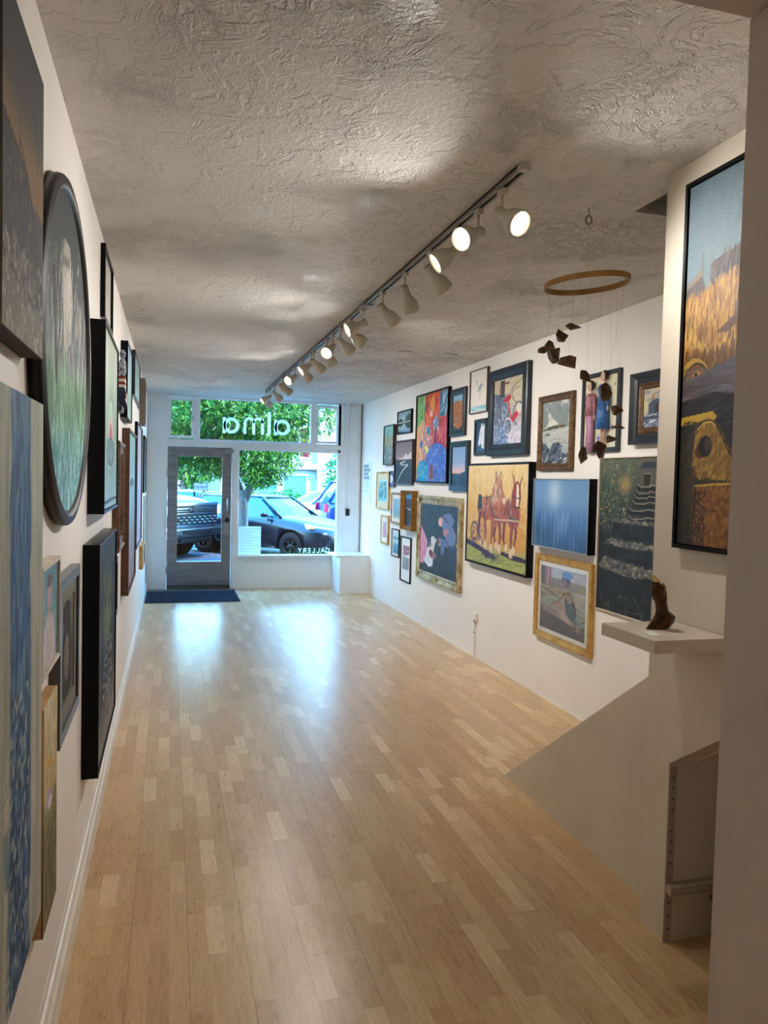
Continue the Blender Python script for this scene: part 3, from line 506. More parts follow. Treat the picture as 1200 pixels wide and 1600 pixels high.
def a_bluestripe(p):
    p.grad([(0, '#bab8ac'), (.3, '#c0beb2'), (.6, '#b8baae'), (1, '#aebbae')]); p.tex(.12, 6, 10, 4); p.dabs(140, (0, 1, 0, 1), .16, .012, 1.55, ['#bdbbae', '#93988e', '#c4c0b0', '#a1a69a'], .4, .2)
    e1 = .47+.03*(p.n(1, 9, 3, 2)-.5)*2; e2 = .785+.04*(p.n(1, 9, 3, 6)-.5)*2; m = np.clip((p.U-e1)/.012, 0, 1)*np.clip((e2-p.U)/.012, 0, 1); p.put(m, '#49688e'); p.grad([(0, '#234078'), (.25, '#2f5684'), (.6, '#4a72b0'), (1, '#5682b0')], m=m, a=.85); mb = m > .5
    p.dabs(700, (.4, .8, 0, 1), .035, .006, 1.55, ['#3f5f86', '#6f92b6', '#2c4468', '#5a80aa', '#88a6bc', '#4a6a74'], .6, .4, mb); p.dabs(260, (.42, .76, 0, .5), .012, .006, 1.2, ['#c8ccc0', '#203452', '#9fb2b4', '#1c2c44'], .7, 2, mb); k = np.clip((.05-np.abs(p.U-.46-.03*np.sin(p.V*14)))/.03, 0, 1)*np.clip((.45-p.V)/.2, 0, 1); p.put(k*(p.n(4, 40, 3, 9) > .5), '#4f7f94', .7)
def a_oval(p):
    p.grad([(0, '#8fc4dc'), (.12, '#6fa9b4'), (.28, '#6f9a7e'), (.42, '#5f8a64'), (.52, '#6a7478'), (.62, '#4d5154'), (1, '#3c4044')]); p.dabs(500, (0, 1, 0, .35), .05, .008, 1.5, ['#a9d8e8', '#4f8f9a', '#cfeaf2', '#5f9f8c', '#3c7a70'], .6, .4); p.dabs(300, (0, 1, .28, .5), .06, .01, 1.5, ['#7fb088', '#4a7350', '#9cc8a0', '#3f5f48'], .6, .4)
    m = p.V > .48; p.dabs(240, (0, 1, .45, .72), .08, .008, 1.5, ['#8f9296', '#2e3032', '#b8babc', '#5a5e62'], .7, .4); p.poly([(.35, .72), (.4, .85), (.52, .86), (.58, .7), (.55, .55), (.42, .5)], '#a8a49c'); p.ell(.5, .68, .09, .1, '#c4beb2'); p.line([(.38, .78), (.5, .8)], .02, '#77746e'); p.poly([(.66, .6), (.7, .74), (.84, .72), (.8, .6)], '#8a867e')
    p.line([(.2, .7), (.26, .4)], .02, '#2a2c2e'); p.dabs(30, (.3, .9, .48, .85), .07, .006, 1.4, ['#e0dcd2', '#3b3c3e'], .7, .6)
def a_palegreen(p):
    p.grad([(0, '#a9d4e6'), (.12, '#8fc0d0'), (.35, '#8fb8ac'), (.6, '#8fae94'), (1, '#8d9a80')]); p.dabs(260, (0, 1, 0, 1), .07, .012, 1.5, ['#b4cdb6', '#74907a', '#9fc8c0', '#c3d2bc', '#6a8070'], .5, .5); p.dabs(60, (.3, .7, .55, 1), .1, .008, 1.5, ['#5f6a54', '#77806a'], .6, .2)
    p.ell(.5, .48, .2, .16, '#a9c8b8'); p.ell(.5, .44, .22, .1, '#d6b6ae'); p.ell(.5, .43, .1, .07, '#c05a5c'); p.ell(.5, .33, .28, .09, '#6c8f96'); p.ring(.5, .33, .24, .08, .1, '#3f5c62'); p.dabs(40, (.25, .75, .2, .4), .04, .009, .6, ['#3c565c', '#c4dde0', '#8aaab0'], .7, 3); p.line([(0, .035), (1, .045)], .01, '#14181c')
def a_darkplant(p):
    p.grad([(0, '#8c8a86'), (.2, '#4c4c4e'), (.4, '#232a30'), (1, '#3b4a56')]); p.dabs(500, (0, 1, .5, 1), .05, .006, 1.5, ['#4f6070', '#28323c', '#6b7c8c', '#35424e'], .6, .4); p.line([(.45, .42), (.5, .6), (.52, .8)], .012, '#7c8c56'); p.dabs(60, (.3, .72, .5, .82), .07, .008, 1.5, ['#7f9058', '#a8b070', '#56683c', '#93a468'], .9, .7)
    m = p.inpoly([(.3, .15), (.28, .4), (.4, .48), (.8, .5), (.85, .25), (.6, .12)]); p.dabs(260, (.28, .85, .12, .5), .014, .009, .5, ['#d8d8dc', '#11141a', '#8890a0', '#1a2028', '#2c3850'], .95, 3, m); p.dabs(160, (0, 1, 0, .2), .035, .007, 1.2, ['#b2b0ae', '#6b6a6c', '#d0ced0', '#8c7468'], .6, 1); p.line([(.14, .2), (.14, .4)], .02, '#6b3a28')
def a_portrait(p):
    p.grad([(0, '#6fa0a6'), (1, '#5d8c9a')]); p.dabs(160, (0, 1, 0, 1), .06, .014, 1.3, ['#86b4bc', '#3f6c7c', '#a3c8cc', '#4f7f86'], .6, 1); p.poly([(.15, 0), (.2, .4), (.42, .55), (.65, .5), (.85, .3), (.9, 0)], '#c8b4b4'); p.ell(.5, .72, .14, .17, '#c49c98'); p.ell(.5, .86, .17, .08, '#6a4438'); p.line([(.5, .6), (.5, .5)], .06, '#b98e88'); p.dabs(60, (.2, .8, 0, .5), .08, .014, 1.3, ['#d9cccc', '#a99aa6', '#e8e0dc'], .6, .8)
def a_ink(p):
    p.grad([(0, '#5c5751'), (1, '#68625a')]); p.ell(.5, .86, .3, .12, '#1b1a1a'); p.poly([(.15, .1), (.2, .6), (.35, .85), (.75, .85), (.9, .5), (.85, .1), (.6, .02), (.3, .02)], '#242322'); p.ell(.5, .42, .2, .24, '#6f6a62'); p.line([(.38, .5), (.45, .5)], .012, '#1a1a1a'); p.line([(.58, .5), (.66, .5)], .012, '#1a1a1a'); p.line([(.45, .3), (.58, .3)], .012, '#1a1a1a'); p.line([(.52, .5), (.5, .38), (.54, .37)], .006, '#2c2a28'); p.dabs(90, (.15, .85, .05, .9), .06, .008, 1.3, ['#111111', '#3c3936', '#4a4640'], .7, 1.2, p.em(.5, .42, .2, .24) > 1)
def a_flowers(p):
    p.grad([(0, '#5c4a30'), (.3, '#55512f'), (.5, '#7c8658'), (.75, '#c9b98a'), (1, '#d8cfae')]); p.dabs(300, (0, 1, .5, 1), .06, .01, 1.45, ['#e8dfc4', '#b9aa74', '#d8c084', '#9aa27c', '#c98f2c'], .7, .6); p.dabs(240, (0, 1, 0, .55), .06, .008, 1.4, ['#3b4a22', '#8a8f4c', '#6b5634', '#2b2a1a', '#a09a68'], .75, .5); p.ell(.45, .72, .12, .035, '#d89a1c'); p.ell(.35, .56, .2, .035, '#b0a4c8'); p.ell(.45, .53, .14, .03, '#e4dfea')
def a_pale(p):
    p.grad([(0, '#c9c2b8'), (1, '#bdb6ad')]); p.tex(.1, 6, 10)
def a_bluesky(p):
    p.grad([(0, '#a8cbc4'), (.3, '#7fa89c'), (.5, '#9cc4cc'), (1, '#7fa8d0')]); p.dabs(160, (0, 1, 0, 1), .07, .014, 1.3, ['#b9d6dc', '#6f98a0', '#8fb8d6', '#c8dfe4', '#6a9484'], .6, .8)
def a_teal(p):
    p.grad([(0, '#9cc8c2'), (.4, '#7fa6a4'), (1, '#8c9c98')]); p.dabs(120, (0, 1, 0, 1), .08, .016, 1.4, ['#a9c6c2', '#66847f', '#b8d6d2', '#5b6a68'], .6, .6)
def a_pinkhill(p):
    p.grad([(0, '#4c6a64'), (.28, '#6b827a'), (.3, '#c8a8b4'), (1, '#d2b8c4')]); p.dabs(60, (0, 1, 0, 1), .1, .02, 1.3, ['#dcc6cc', '#b899a6', '#8c9a94'], .5, .6)
def a_meadow(p):
    p.grad([(0, '#a292a4'), (.3, '#9aa8b8'), (.45, '#8cc0d8'), (1, '#8fcbd6')]); p.dabs(300, (0, 1, 0, .42), .014, .008, .8, ['#c2a8c0', '#7c6c90', '#e0d4dc', '#6a8470', '#a07c88'], .8, 3); p.dabs(60, (0, 1, .4, 1), .07, .012, 1.4, ['#aee0e4', '#6fa8b4', '#c6ecee'], .5, .5); p.ell(.55, .68, .3, .03, '#4c7a80')
def a_lavender(p):
    p.grad([(0, '#b3a8c8'), (.4, '#9fa4d0'), (.7, '#bcb0cc'), (1, '#a9a6bc')]); p.dabs(120, (0, 1, 0, 1), .09, .016, 1.4, ['#c6bcd8', '#8f94bc', '#d0b8c4', '#a4b8d8'], .6, .6)
def a_stripes(p):
    p.grad([(0, '#26324a'), (.35, '#2b3650'), (.36, '#8a2a28'), (1, '#c9c4bc')])
def a_lettering(p):
    p.put(p.U > -1, '#dbe9f2')
ARTCOUNT = [0]
def canvas(fn, w, h, x0, z0, y, cell, m, parent, thick=.006, name='painting', disc=None):
    """the painted panel: local x right, z up, faces -y"""
    ARTCOUNT[0] += 1
    p = Paint(w, h, cell, seed=ARTCOUNT[0]); fn(p)
    nx, ny = p.nx, p.ny
    X = x0+p.U*w; Z = z0+p.V*h
    me = bpy.data.meshes.new(name)
    if disc is None:
        n = nx*ny; co = np.zeros((n, 3)); co[:, 0] = X.ravel(); co[:, 1] = y; co[:, 2] = Z.ravel()
        i, j = np.meshgrid(np.arange(nx-1), np.arange(ny-1)); a = (j*nx+i).ravel()
        F = np.stack([a, a+1, a+1+nx, a+nx], 1)
        # back and rim, so the panel has thickness
        ex = np.array([(x0, y+thick, z0), (x0+w, y+thick, z0), (x0+w, y+thick, z0+h), (x0, y+thick, z0+h)])
        c = [0, nx-1, n-1, n-nx]; verts = np.vstack([co, ex]); e = [n, n+1, n+2, n+3]
        b = list(range(0, nx)); r = [k*nx+nx-1 for k in range(ny)]; t = [n-1-k for k in range(nx)]; l = [(ny-1-k)*nx for k in range(ny)]
        extra = [tuple(e[::-1]), tuple([e[0], e[1]]+b[::-1]), tuple([e[1], e[2]]+r[::-1]), tuple([e[2], e[3]]+t[::-1]), tuple([e[3], e[0]]+l[::-1])]
        faces = [tuple(q) for q in F.tolist()]+extra
        cols = np.vstack([p.c.reshape(-1, 3), p.c.reshape(-1, 3)[c]])
    else:
        # round canvas: polar mesh sampled from the same painting
        nr, na = int(w/2/cell), 160; vs = [(x0+w/2, y, z0+h/2)]; uv = [(.5, .5)]
        for k in range(1, nr+1):
            for q in range(na):
                cx = .5+.5*k/nr*math.cos(2*PI*q/na); cy = .5+.5*k/nr*math.sin(2*PI*q/na); vs.append((x0+cx*w, y, z0+cy*h)); uv.append((cx, cy))
        faces = [(0, 1+q, 1+(q+1) % na) for q in range(na)]
        for k in range(nr-1):
            for q in range(na):
                q2 = (q+1) % na; faces.append((1+k*na+q, 1+(k+1)*na+q, 1+(k+1)*na+q2, 1+k*na+q2))
        o0 = len(vs); base = 1+(nr-1)*na
        for q in range(na): v = vs[base+q]; vs.append((v[0], y+thick, v[2])); uv.append(uv[base+q])
        for q in range(na): q2 = (q+1) % na; faces.append((base+q, o0+q, o0+q2, base+q2))
        faces.append(tuple(o0+q for q in range(na)))
        verts = np.array(vs); cols = np.array([p.c[min(ny-1, int(v*(ny-1)+.5)), min(nx-1, int(u*(nx-1)+.5))] for u, v in uv])
    me.from_pydata(verts.tolist(), [], faces); me.update()
    cols = np.clip(cols, 0, 1); lincol = np.where(cols <= .04045, cols/12.92, ((cols+.055)/1.055)**2.4)
    at = me.color_attributes.new('paint', 'FLOAT_COLOR', 'POINT')
    at.data.foreach_set('color', np.hstack([lincol, np.ones((len(lincol), 1))]).astype(np.float32).ravel())
    me.materials.append(M[m]); o = bpy.data.objects.new(name, me); COL.objects.link(o); o.parent = parent
    bm = bmesh.new(); bm.from_mesh(me); bmesh.ops.recalc_face_normals(bm, faces=bm.faces); bm.to_mesh(me); bm.free()
    return o
def profile(kind, t, fw):
    if kind == 'float': return [(0, 0), (0, t), (fw, t), (fw, t-.018), (fw+.006, t-.018)], fw+.004, t-.006
    if kind == 'flat': return [(0, 0), (0, t), (fw, t), (fw, t-.012)], fw, t-.012
    if kind == 'round': return [(0, 0), (0, t*.85), (.12*fw, t), (.5*fw, t*.96), (.8*fw, t*.8), (.88*fw, t*.86), (fw, t*.8), (fw, t*.55)], fw, t*.6
    if kind == 'scoop': return [(0, 0), (0, t), (.14*fw, t), (.22*fw, t*.9), (.4*fw, t*.68), (.62*fw, t*.52), (.7*fw, t*.6), (.8*fw, t*.58), (.85*fw, t*.45), (fw, t*.42), (fw, t*.3)], fw, t*.34
    if kind == 'ornate': return [(0, 0), (0, t*.75), (.08*fw, t*.95), (.25*fw, t), (.36*fw, t*.86), (.42*fw, t*.7), (.66*fw, t*.62), (.74*fw, t*.78), (.86*fw, t*.76), (.92*fw, t*.6), (fw, t*.55), (fw, t*.4)], fw, t*.42
    if kind == 'step': return [(0, 0), (0, t*.8), (.1*fw, t), (.2*fw, t), (.24*fw, t*.9), (.6*fw, t*.8), (.64*fw, t*.88), (.76*fw, t*.82), (.8*fw, t*.66), (.9*fw, t*.66), (fw, t*.5)], fw, t*.5
def frame_mb(w, h, prof):
    mb = MB()
    R = []
    for d, z in prof: R.append([(-w/2+d, -z, d), (w/2-d, -z, d), (w/2-d, -z, h-d), (-w/2+d, -z, h-d)])
    n = 4; v = [p for r in R for p in r]; f = []
    for i in range(len(R)-1):
        for k in range(4): k2 = (k+1) % 4; f.append((i*4+k, i*4+k2, (i+1)*4+k2, (i+1)*4+k))
    return mb.add(v, f)
def picture(wall, y0, y1, z0, z1, t, kind, fw, fm, fn, label, cat='painting', cell=.01, matw=0, matm='matwhite', cm='oil', glass=False, name='framed_painting', extras=None, group=None, gap=.001, sidem=None, liner=None):
    w = y1-y0; h = z1-z0; yc = (y0+y1)/2
    if wall == 'R': loc = (W-gap, yc, z0); rz = -PI/2
    elif wall == 'L': loc = (gap, yc, z0); rz = PI/2
    elif wall == 'C': loc = (FX-gap, yc, z0); rz = -PI/2
    e = empty(name, loc, rz); thing(e, label, cat, group)
    if kind == 'canvas':
        mb = MB(); mb.box(-w/2, w/2, -t+.004, 0, 0, h); mb.build('canvas_edge', fm, e)
        canvas(fn, w, h, -w/2, 0, -t, cell, cm, e, .004)
        return e
    prof, ins, ah = profile(kind, t, fw)
    if sidem: frame_mb(w, h, prof[:2]).build('frame_side', sidem, e); frame_mb(w, h, prof[1:]).build('frame_face', fm, e)
    else: frame_mb(w, h, prof).build('frame', fm, e)
    b = MB(); b.box(-w/2+.003, w/2-.003, -.003, -.0005, .003, h-.003); b.build('backing', 'dark', e)
    if liner:
        lw_, lm = liner; lo = frame_mb(w-2*ins, h-2*ins, [(0, ah), (0, ah+.012), (.2*lw_, ah+.016), (.5*lw_, ah+.008), (.8*lw_, ah+.010), (lw_, ah+.004), (lw_, ah-.002)]).build('gilt_liner', lm, e); lo.location = (0, 0, ins); ins += lw_
    if matw:
        mx = matw
        mb = MB(); a, c = w/2-ins, h-ins
        for x_0, x_1, z_0, z_1 in ((-a, a, ins, ins+mx), (-a, a, c-mx, c), (-a, -a+mx, ins+mx, c-mx), (a-mx, a, ins+mx, c-mx)): mb.box(x_0, x_1, -ah-.003, -ah+.002, z_0, z_1)
        mb.build('mat_board', matm, e); ins += mx
    canvas(fn, w-2*ins, h-2*ins, -w/2+ins, ins, -ah+.001, cell, cm, e)
    if glass:
        gb = MB(); i2 = prof[-1][0]; gb.box(-w/2+i2-.002, w/2-i2+.002, -ah-.0075, -ah-.0055, i2-.002, h-i2+.002); gb.build('glass', 'glaze', e)
    if extras: extras(e, w, h, t, fw)
    return e
# ------------------------------------------------------------------ room shell
struct('floor', MB().box(-.1, W+.1, -3.2, D+.2, -.1, 0), 'floor')
cb = MB(); cb.box(-.1, 2.215, -3.2, D+.25, H, H+.2); cb.box(2.215, W+.1, 2.87, D+.25, H, H+.2); cb.box(2.215, W+.1, -3.2, 1.2, H, H+.2)
struct('ceiling', cb, 'ceiling')
sh = MB(); sh.box(2.115, 2.215, 1.28, 2.97, H+.2, 4.6); sh.box(2.215, W+.1, 2.87, 2.97, H+.2, 4.6); sh.box(2.115, W+.1, 1.2, 2.97, 4.6, 4.7); sh.box(2.115, W+.1, 1.1, 1.28, 2.6, 4.6); sh.box(W, W+.1, 1.28, 2.87, H, 4.6)
struct('wall_stairwell', sh, 'wall')
struct('wall_left', MB().box(-.1, 0, -3.2, D+.2, 0, H), 'wall')
struct('wall_right', MB().box(W, W+.1, -3.2, D+.2, 0, H), 'wall')
struct('wall_back', MB().box(-.1, W+.1, -3.2, -3.1, 0, H), 'wall')
# the column wall with the sloped opening of the under-stair closet
cw = MB(); cw.prism([(2.50, 0), (2.355, 0), (2.355, .674), (1.28, 1.405), (1.28, 0), (-3.1, 0), (-3.1, H), (2.50, H)], 'x', FX, 2.215)
struct('wall_column', cw, 'column')
al = MB(); al.box(FX+.003, W, 2.357, 2.50, 0, .66); al.box(2.215, W, 2.357, 2.50, .66, 1.0)
struct('wall_closet', al, 'column')
bead = MB(); bead.box(FX+.003, FX+.033, 2.352, 2.357, .22, .66); bead.box(FX+.003, FX+.033, 2.352, 2.357, .0, .19)
tr = struct('trim_1', bead, 'metalrail')
hb = MB()
for z in (.05, .1, .15, .3, .34, .38, .42, .5, .54, .58, .62): hb.lathe([(.0035, 0), (.0035, .002)], Matrix.Translation((FX+.018, 2.352, z)) @ Matrix.Rotation(PI/2, 4, 'X'), 8)
hb.build('screw_hole', 'dark', tr)
rl = MB(); rl.prism([(2.357, .19), (2.325, .19), (2.322, .196), (2.322, .219), (2.330, .225), (2.357, .225)], 'x', FX+.004, W-.02)
struct('trim_2', rl, 'metalrail')
# jamb and beam of the opening the visitor looks through
jb = MB(); jb.box(1.412, 2.12, 1.0, 1.28, 0, 2.606, .004); jb.box(-.0, 2.12, 1.0, 1.28, 2.606, H+.02, .003)
struct('wall_near', jb, 'wall_rough')
# staircase behind the triangular side panel
kp = MB(); kp.prism([(3.965, 0), (2.50, 1.02), (2.50, 0)], 'x', 2.215, 2.24); struct('wall_stair', kp, 'column')
st = MB(); n = 9
for k in range(n):
    y = 3.80-k*.262
    zb = 0. if y > 2.8 else -.1+k*.183
    st.box(2.241, W-.002, y-.262, y, zb, .10+k*.183)
st.prism([(2.356, .664), (2.356, .70), (1.29, 1.43), (1.29, 1.395)], 'x', 2.216, W-.001)
struct('trim_3', st, 'column')
# left baseboard with the seam above it
bb = MB()
bb.add([(x, y, z) for y in (-3.1, 11.49) for x, z in ((0.0005, 0), (.02, 0), (.02, .1), (.012, .112), (.008, .137), (0.0005, .14))], [(0,1,2,3,4,5), (11,10,9,8,7,6)]+[(i, i+6, (i+1) % 6+6, (i+1) % 6) for i in range(6)])
bb.box(.0005, .003, -3.1, 11.49, .183, .189)
struct('baseboard_left', bb, 'trim')
bf = MB(); bf.box(W-.006, W-.0005, 2.6, 10.84, 0, .012); struct('baseboard_right', bf, 'trim')
# hairline cracks in the plaster
ck = MB(); ck.tube([(2.285, 6.60, H-.0005), (2.34, 6.585, H-.0005), (2.41, 6.57, H-.0005)], .003, 6); ck.tube([(2.715, 6.545, H-.0005), (2.78, 6.55, H-.0005), (2.85, 6.57, H-.0005)], .003, 6)
struct('trim_4', ck, 'slot')

# ------------------------------------------------------------------ shopfront wall (Y = D)
T0, T1 = D, D+.13
fw_ = MB()
def wb(x0, x1, z0, z1, y0=T0, y1=T1): fw_.box(x0, x1, y0, y1, z0, z1)
wb(-.1, .262, 0, H); wb(.262, 3.3, 2.825, H); wb(.262, 1.31, 2.11, 2.215); wb(1.31, 3.3, 2.09, 2.215); wb(1.215, 1.315, 0, 2.11); wb(1.315, 2.825, 0, .50)
wb(2.825, 3.3, 0, 2.825); wb(.262, .292, 0, 2.11); wb(.262, .30, 2.215, 2.825); wb(.662, .735, 2.215, 2.825); wb(2.395, 2.475, 2.215, 2.825); wb(2.81, 2.9, 2.215, 2.825)
struct('wall_front', fw_, 'white')
tm = MB()
tm.box(.20, .262, D-.012, D, 0, 2.85); tm.box(2.915, 3.165, D-.05, D, .555, H); tm.box(2.86, 2.915, D-.02, D, .555, H); tm.box(.26, 2.86, D-.018, D, 2.125, 2.20); tm.box(1.315, 2.83, D-.06, D+.02, .487, .51)
tm.box(1.225, 1.31, D-.01, D, 0, 2.125); tm.box(.262, 2.86, D-.01, D, 2.825, 2.848)
struct('trim_5', tm, 'white')
lb = MB(); lb.box(2.745, W-.0005, 10.85, D, 0, .545); struct('trim_6', lb, 'white')
lt = MB(); lt.box(2.66, W-.0005, 10.842, D-.05, .545, .562, .003); struct('trim_7', lt, 'trim')
def win(name, x0, x1, z0, z1, fr, g=.0):
    o = empty(name, ((x0+x1)/2, D, z0)); o['kind'] = 'structure'
    f = MB(); cx = (x0+x1)/2; a = (x1-x0)/2; hh = z1-z0
    f.box(-a, a, .02, .07, 0, fr); f.box(-a, a, .02, .07, hh-fr, hh); f.box(-a, -a+fr, .02, .07, fr, hh-fr); f.box(a-fr, a, .02, .07, fr, hh-fr)
    f.build('window_frame', 'white', o); gb = MB(); gb.box(-a+fr, a-fr, .042, .048, fr, hh-fr); gb.build('pane', 'pane', o); return o
win('window_1', .30, .662, 2.235, 2.815, .036); win('window_2', .735, 2.395, 2.215, 2.825, .012); win('window_3', 2.475, 2.825, 2.225, 2.805, .033); wbig = win('window_4', 1.315, 2.825, .505, 2.09, .01)
for w_, x in (('window_1', .27), ('window_3', -.33)):
    k = MB(); k.box(-.006, .006, -.006, .02, .26, .32); kk = k.build('window_latch', 'silver', bpy.data.objects[w_]); kk.location = (.16 if w_ == 'window_1' else -.16, 0, 0)
# door
dr = empty('door_1', (.75, D, 0)); dr['kind'] = 'structure'
dx0, dx1 = .296-.75, 1.210-.75
d = MB(); d.box(dx0, .425-.75, .012, .056, .065, 2.10); d.box(1.085-.75, dx1, .012, .056, .065, 2.10); d.box(.425-.75, 1.085-.75, .012, .056, 1.975, 2.10); d.box(.425-.75, 1.085-.75, .012, .056, .065, .405)
d.build('door_leaf', 'steel', dr)
sb = MB()
for a in ((.425, .437, .405, 1.975), (1.073, 1.085, .405, 1.975), (.437, 1.073, .405, .417), (.437, 1.073, 1.963, 1.975)): sb.box(a[0]-.75, a[1]-.75, .008, .05, a[2], a[3])
sb.build('glazing_bead', 'silver', dr)
g = MB(); g.box(.437-.75, 1.073-.75, .03, .036, .417, 1.963); g.build('pane', 'pane', dr)
k = MB(); k.box(.428-.75+.0, .43-.75, .011, .012, .07, .4); k.box(1.08-.75, 1.082-.75, .011, .012, .07, .4); k.box(.3-.75, .43-.75, .0112, .012, 1.973, 1.975); k.box(1.085-.75, 1.205-.75, .0112, .012, 1.965, 1.967); k.build('panel_seam', 'dark', dr)
k = MB(); k.tube([(1.155-.75, .012, 1.17), (1.155-.75, -.035, 1.17), (1.155-.75, -.035, 1.35), (1.155-.75, .012, 1.35)], .012, 10); k.build('door_handle', 'silver', dr)
k = MB(); k.box(1.10-.75, 1.195-.75, -.02, .012, .83, 1.0, .006); k.lathe([(.034, 0), (.034, .05), (.028, .055)], Matrix.Translation((1.15-.75, .012, 1.04)) @ Matrix.Rotation(PI/2, 4, 'X'), 18); k.build('door_lock', 'silver', dr)
k = MB(); k.lathe([(.036, 0), (.036, .012)], Matrix.Translation((1.15-.75, -.036, 1.04)) @ Matrix.Rotation(PI/2, 4, 'X'), 18); k.build('lock_shroud', 'dark', dr)
for z in (.30, 1.72):
    k = MB(); k.tube([(dx0-.006, .004, z-.06), (dx0-.006, .004, z+.06)], .009, 8); k.build('hinge', 'silver', dr)
k = MB(); k.box(1.12-.75, 1.225-.75, -.03, .012, 2.03, 2.085, .004); k.tube([(1.20-.75, -.01, 1.9), (1.20-.75, -.01, 2.05)], .01, 8); k.lathe([(.022, 0), (.022, .03)], Matrix.Translation((1.225-.75, -.0, 2.06)) @ Matrix.Rotation(PI/2, 4, 'X'), 12); k.build('door_closer', 'silver', dr)
k = MB(); k.box(dx0, dx1, .0, .08, 0.0, .055); k.box(dx0-.26, dx1+.06, -.20, .0, .0005, .012); k.build('threshold', 'grey', dr)
k = MB(); k.box(dx0, dx1, .0, .05, .056, .064); k.build('bottom_seal', 'dark', dr)

# ------------------------------------------------------------------ small fittings near the shopfront
ms, nt, b = newmat('ribbed_blue_mat'); co = objco(nt)
wv = nd(nt, 'ShaderNodeTexWave'); wv.inputs['Scale'].default_value = 11; wv.inputs['Distortion'].default_value = .6; L(nt, co, wv.inputs[0])
L(nt, ramp(nt, wv.outputs['Fac'], [(.2, '#0c1524'), (.8, '#22344f')]), b.inputs['Base Color']); b.inputs['Roughness'].default_value = .85; bump(nt, b, wv.outputs['Fac'], .6, .004); M['matfab'] = ms
mt = MB(); mt.box(-.62, .62, -.46, .46, 0, .012, .003)
for i in range(40): mt.box(-.6, .6, -.44+i*.0225, -.432+i*.0225, .012, .0145)
o = mt.build('door_mat', 'matfab'); o.location = (.648, 10.79, .001); thing(o, 'dark blue ribbed mat on the floor inside the door', 'door mat')
e = empty('closed_sign', (.768, D-.004, 1.464)); thing(e, 'small white sign reading closed, hung inside the door glass', 'sign')
k = MB()
for a in ((-.104, .104, 0, .007), (-.104, .104, .116, .123), (-.104, -.097, .007, .116), (.097, .104, .007, .116)): k.box(a[0], a[1], .006, .014, a[2], a[3])
k.build('sign_frame', 'slate', e)
k = MB(); k.box(-.098, .098, .007, .009, .006, .117); k.build('sign_board', 'thinsheet', e)
t = textmesh('closed', .066, 'slot', .002); t.parent = e; t.rotation_euler = (PI/2, 0, 0); t.location = (0, .0045, .058)
k = MB(); k.box(-.02, .02, .004, .012, .108, .118); k.build('hook', 'dark', e)
# window lettering, read from the street (so mirrored from inside): ALMA in rounded lower case
def arcpts(cx, cz, r, a0, a1, n=20): return [(cx+r*math.cos(a0+(a1-a0)*i/n), cz+r*math.sin(a0+(a1-a0)*i/n)) for i in range(n+1)]
def stroke(mb, pts, wd, y0, y1):
    # flat ribbon of width wd along pts, extruded in y
    L_, R_ = [], []
    for i, p in enumerate(pts):
        a = pts[max(i-1, 0)]; b_ = pts[min(i+1, len(pts)-1)]; dx, dz = b_[0]-a[0], b_[1]-a[1]; l = math.hypot(dx, dz) or 1; nx_, nz_ = -dz/l*wd/2, dx/l*wd/2
        L_.append((p[0]+nx_, p[1]+nz_)); R_.append((p[0]-nx_, p[1]-nz_))
    for i in range(len(pts)-1):
        q = [L_[i], L_[i+1], R_[i+1], R_[i]]; mb.prism(q, 'y', y0, y1)
def letter(kind):
    mb = MB(); y0, y1 = 0, .002; s = .046; R = .095
    if kind == 'a': stroke(mb, arcpts(.125, .118, R, 0, 2*PI, 32), s, y0, y1); stroke(mb, [(.022+.0, 0), (.022, .236)], s, y0, y1)      # stem on the inside-left
    if kind == 'l': stroke(mb, [(.02, 0), (.02, .345)], s, y0, y1)
    if kind == 'm':
        for cx in (.085, .215): stroke(mb, arcpts(cx, .17, .065, 0, PI, 14), s*.86, y0, y1)
        for x in (.02, .15, .28): stroke(mb, [(x, 0), (x, .172 if x < .25 else .236)], s*.86, y0, y1)
    return mb
al_ = empty('window_lettering', (1.075, D+.040, 2.325)); thing(al_, 'large white mirrored letters alma on the transom glass', 'lettering')
for ch, x in (('a', 0), ('m', .305), ('l', .665), ('a', .76)):
    o = letter(ch).build('letter', 'vinyl', al_); o.location = (x, 0, 0)
gl_ = empty('window_lettering', (2.47, D+.040, .57)); thing(gl_, 'small white mirrored word GALLERY low on the big window', 'lettering')
gap_x = .225
for ch in 'GALLERY':
    t = textmesh(ch, .105, 'vinyl', .0008, name='letter'); t.parent = gl_; t.rotation_euler = (PI/2, 0, PI); t.location = (gap_x, 0, 0); gap_x -= .072
# notice sheet taped to the inside of the window
e = empty('notice_sheet', (1.497, D-.004, .512)); thing(e, 'translucent white notice sheet standing in the window beside the door', 'notice')
k = MB(); k.box(-.166, .166, .028, .032, 0, .43); k.build('sheet', 'thinsheet', e)
k = MB()
for i in range(9):
    k.box(-.15, .15-.05*((i*7) % 3), .0265, .028, .385-i*.042, .392-i*.042)
k.build('print_lines', mat('faint_print', '#b9c6ce', .8), e)
for x, z in ((-.155, .42), (.155, .42), (.155, .01), (-.155, .01)): k = MB(); k.box(x-.012, x+.012, .0255, .03, z-.01, z+.012); k.build('tape', 'matwhite', e)
e = empty('light_switch', (2.978, D-.052, 1.12)); thing(e, 'black rectangular switch box on the pilaster right of the window', 'switch')
k = MB(); k.box(-.03, .03, -.02, 0, 0, .11, .004); k.build('housing', 'dark', e); k = MB(); k.box(-.012, .012, -.026, -.02, .03, .08, .003); k.build('rocker', 'slate', e)
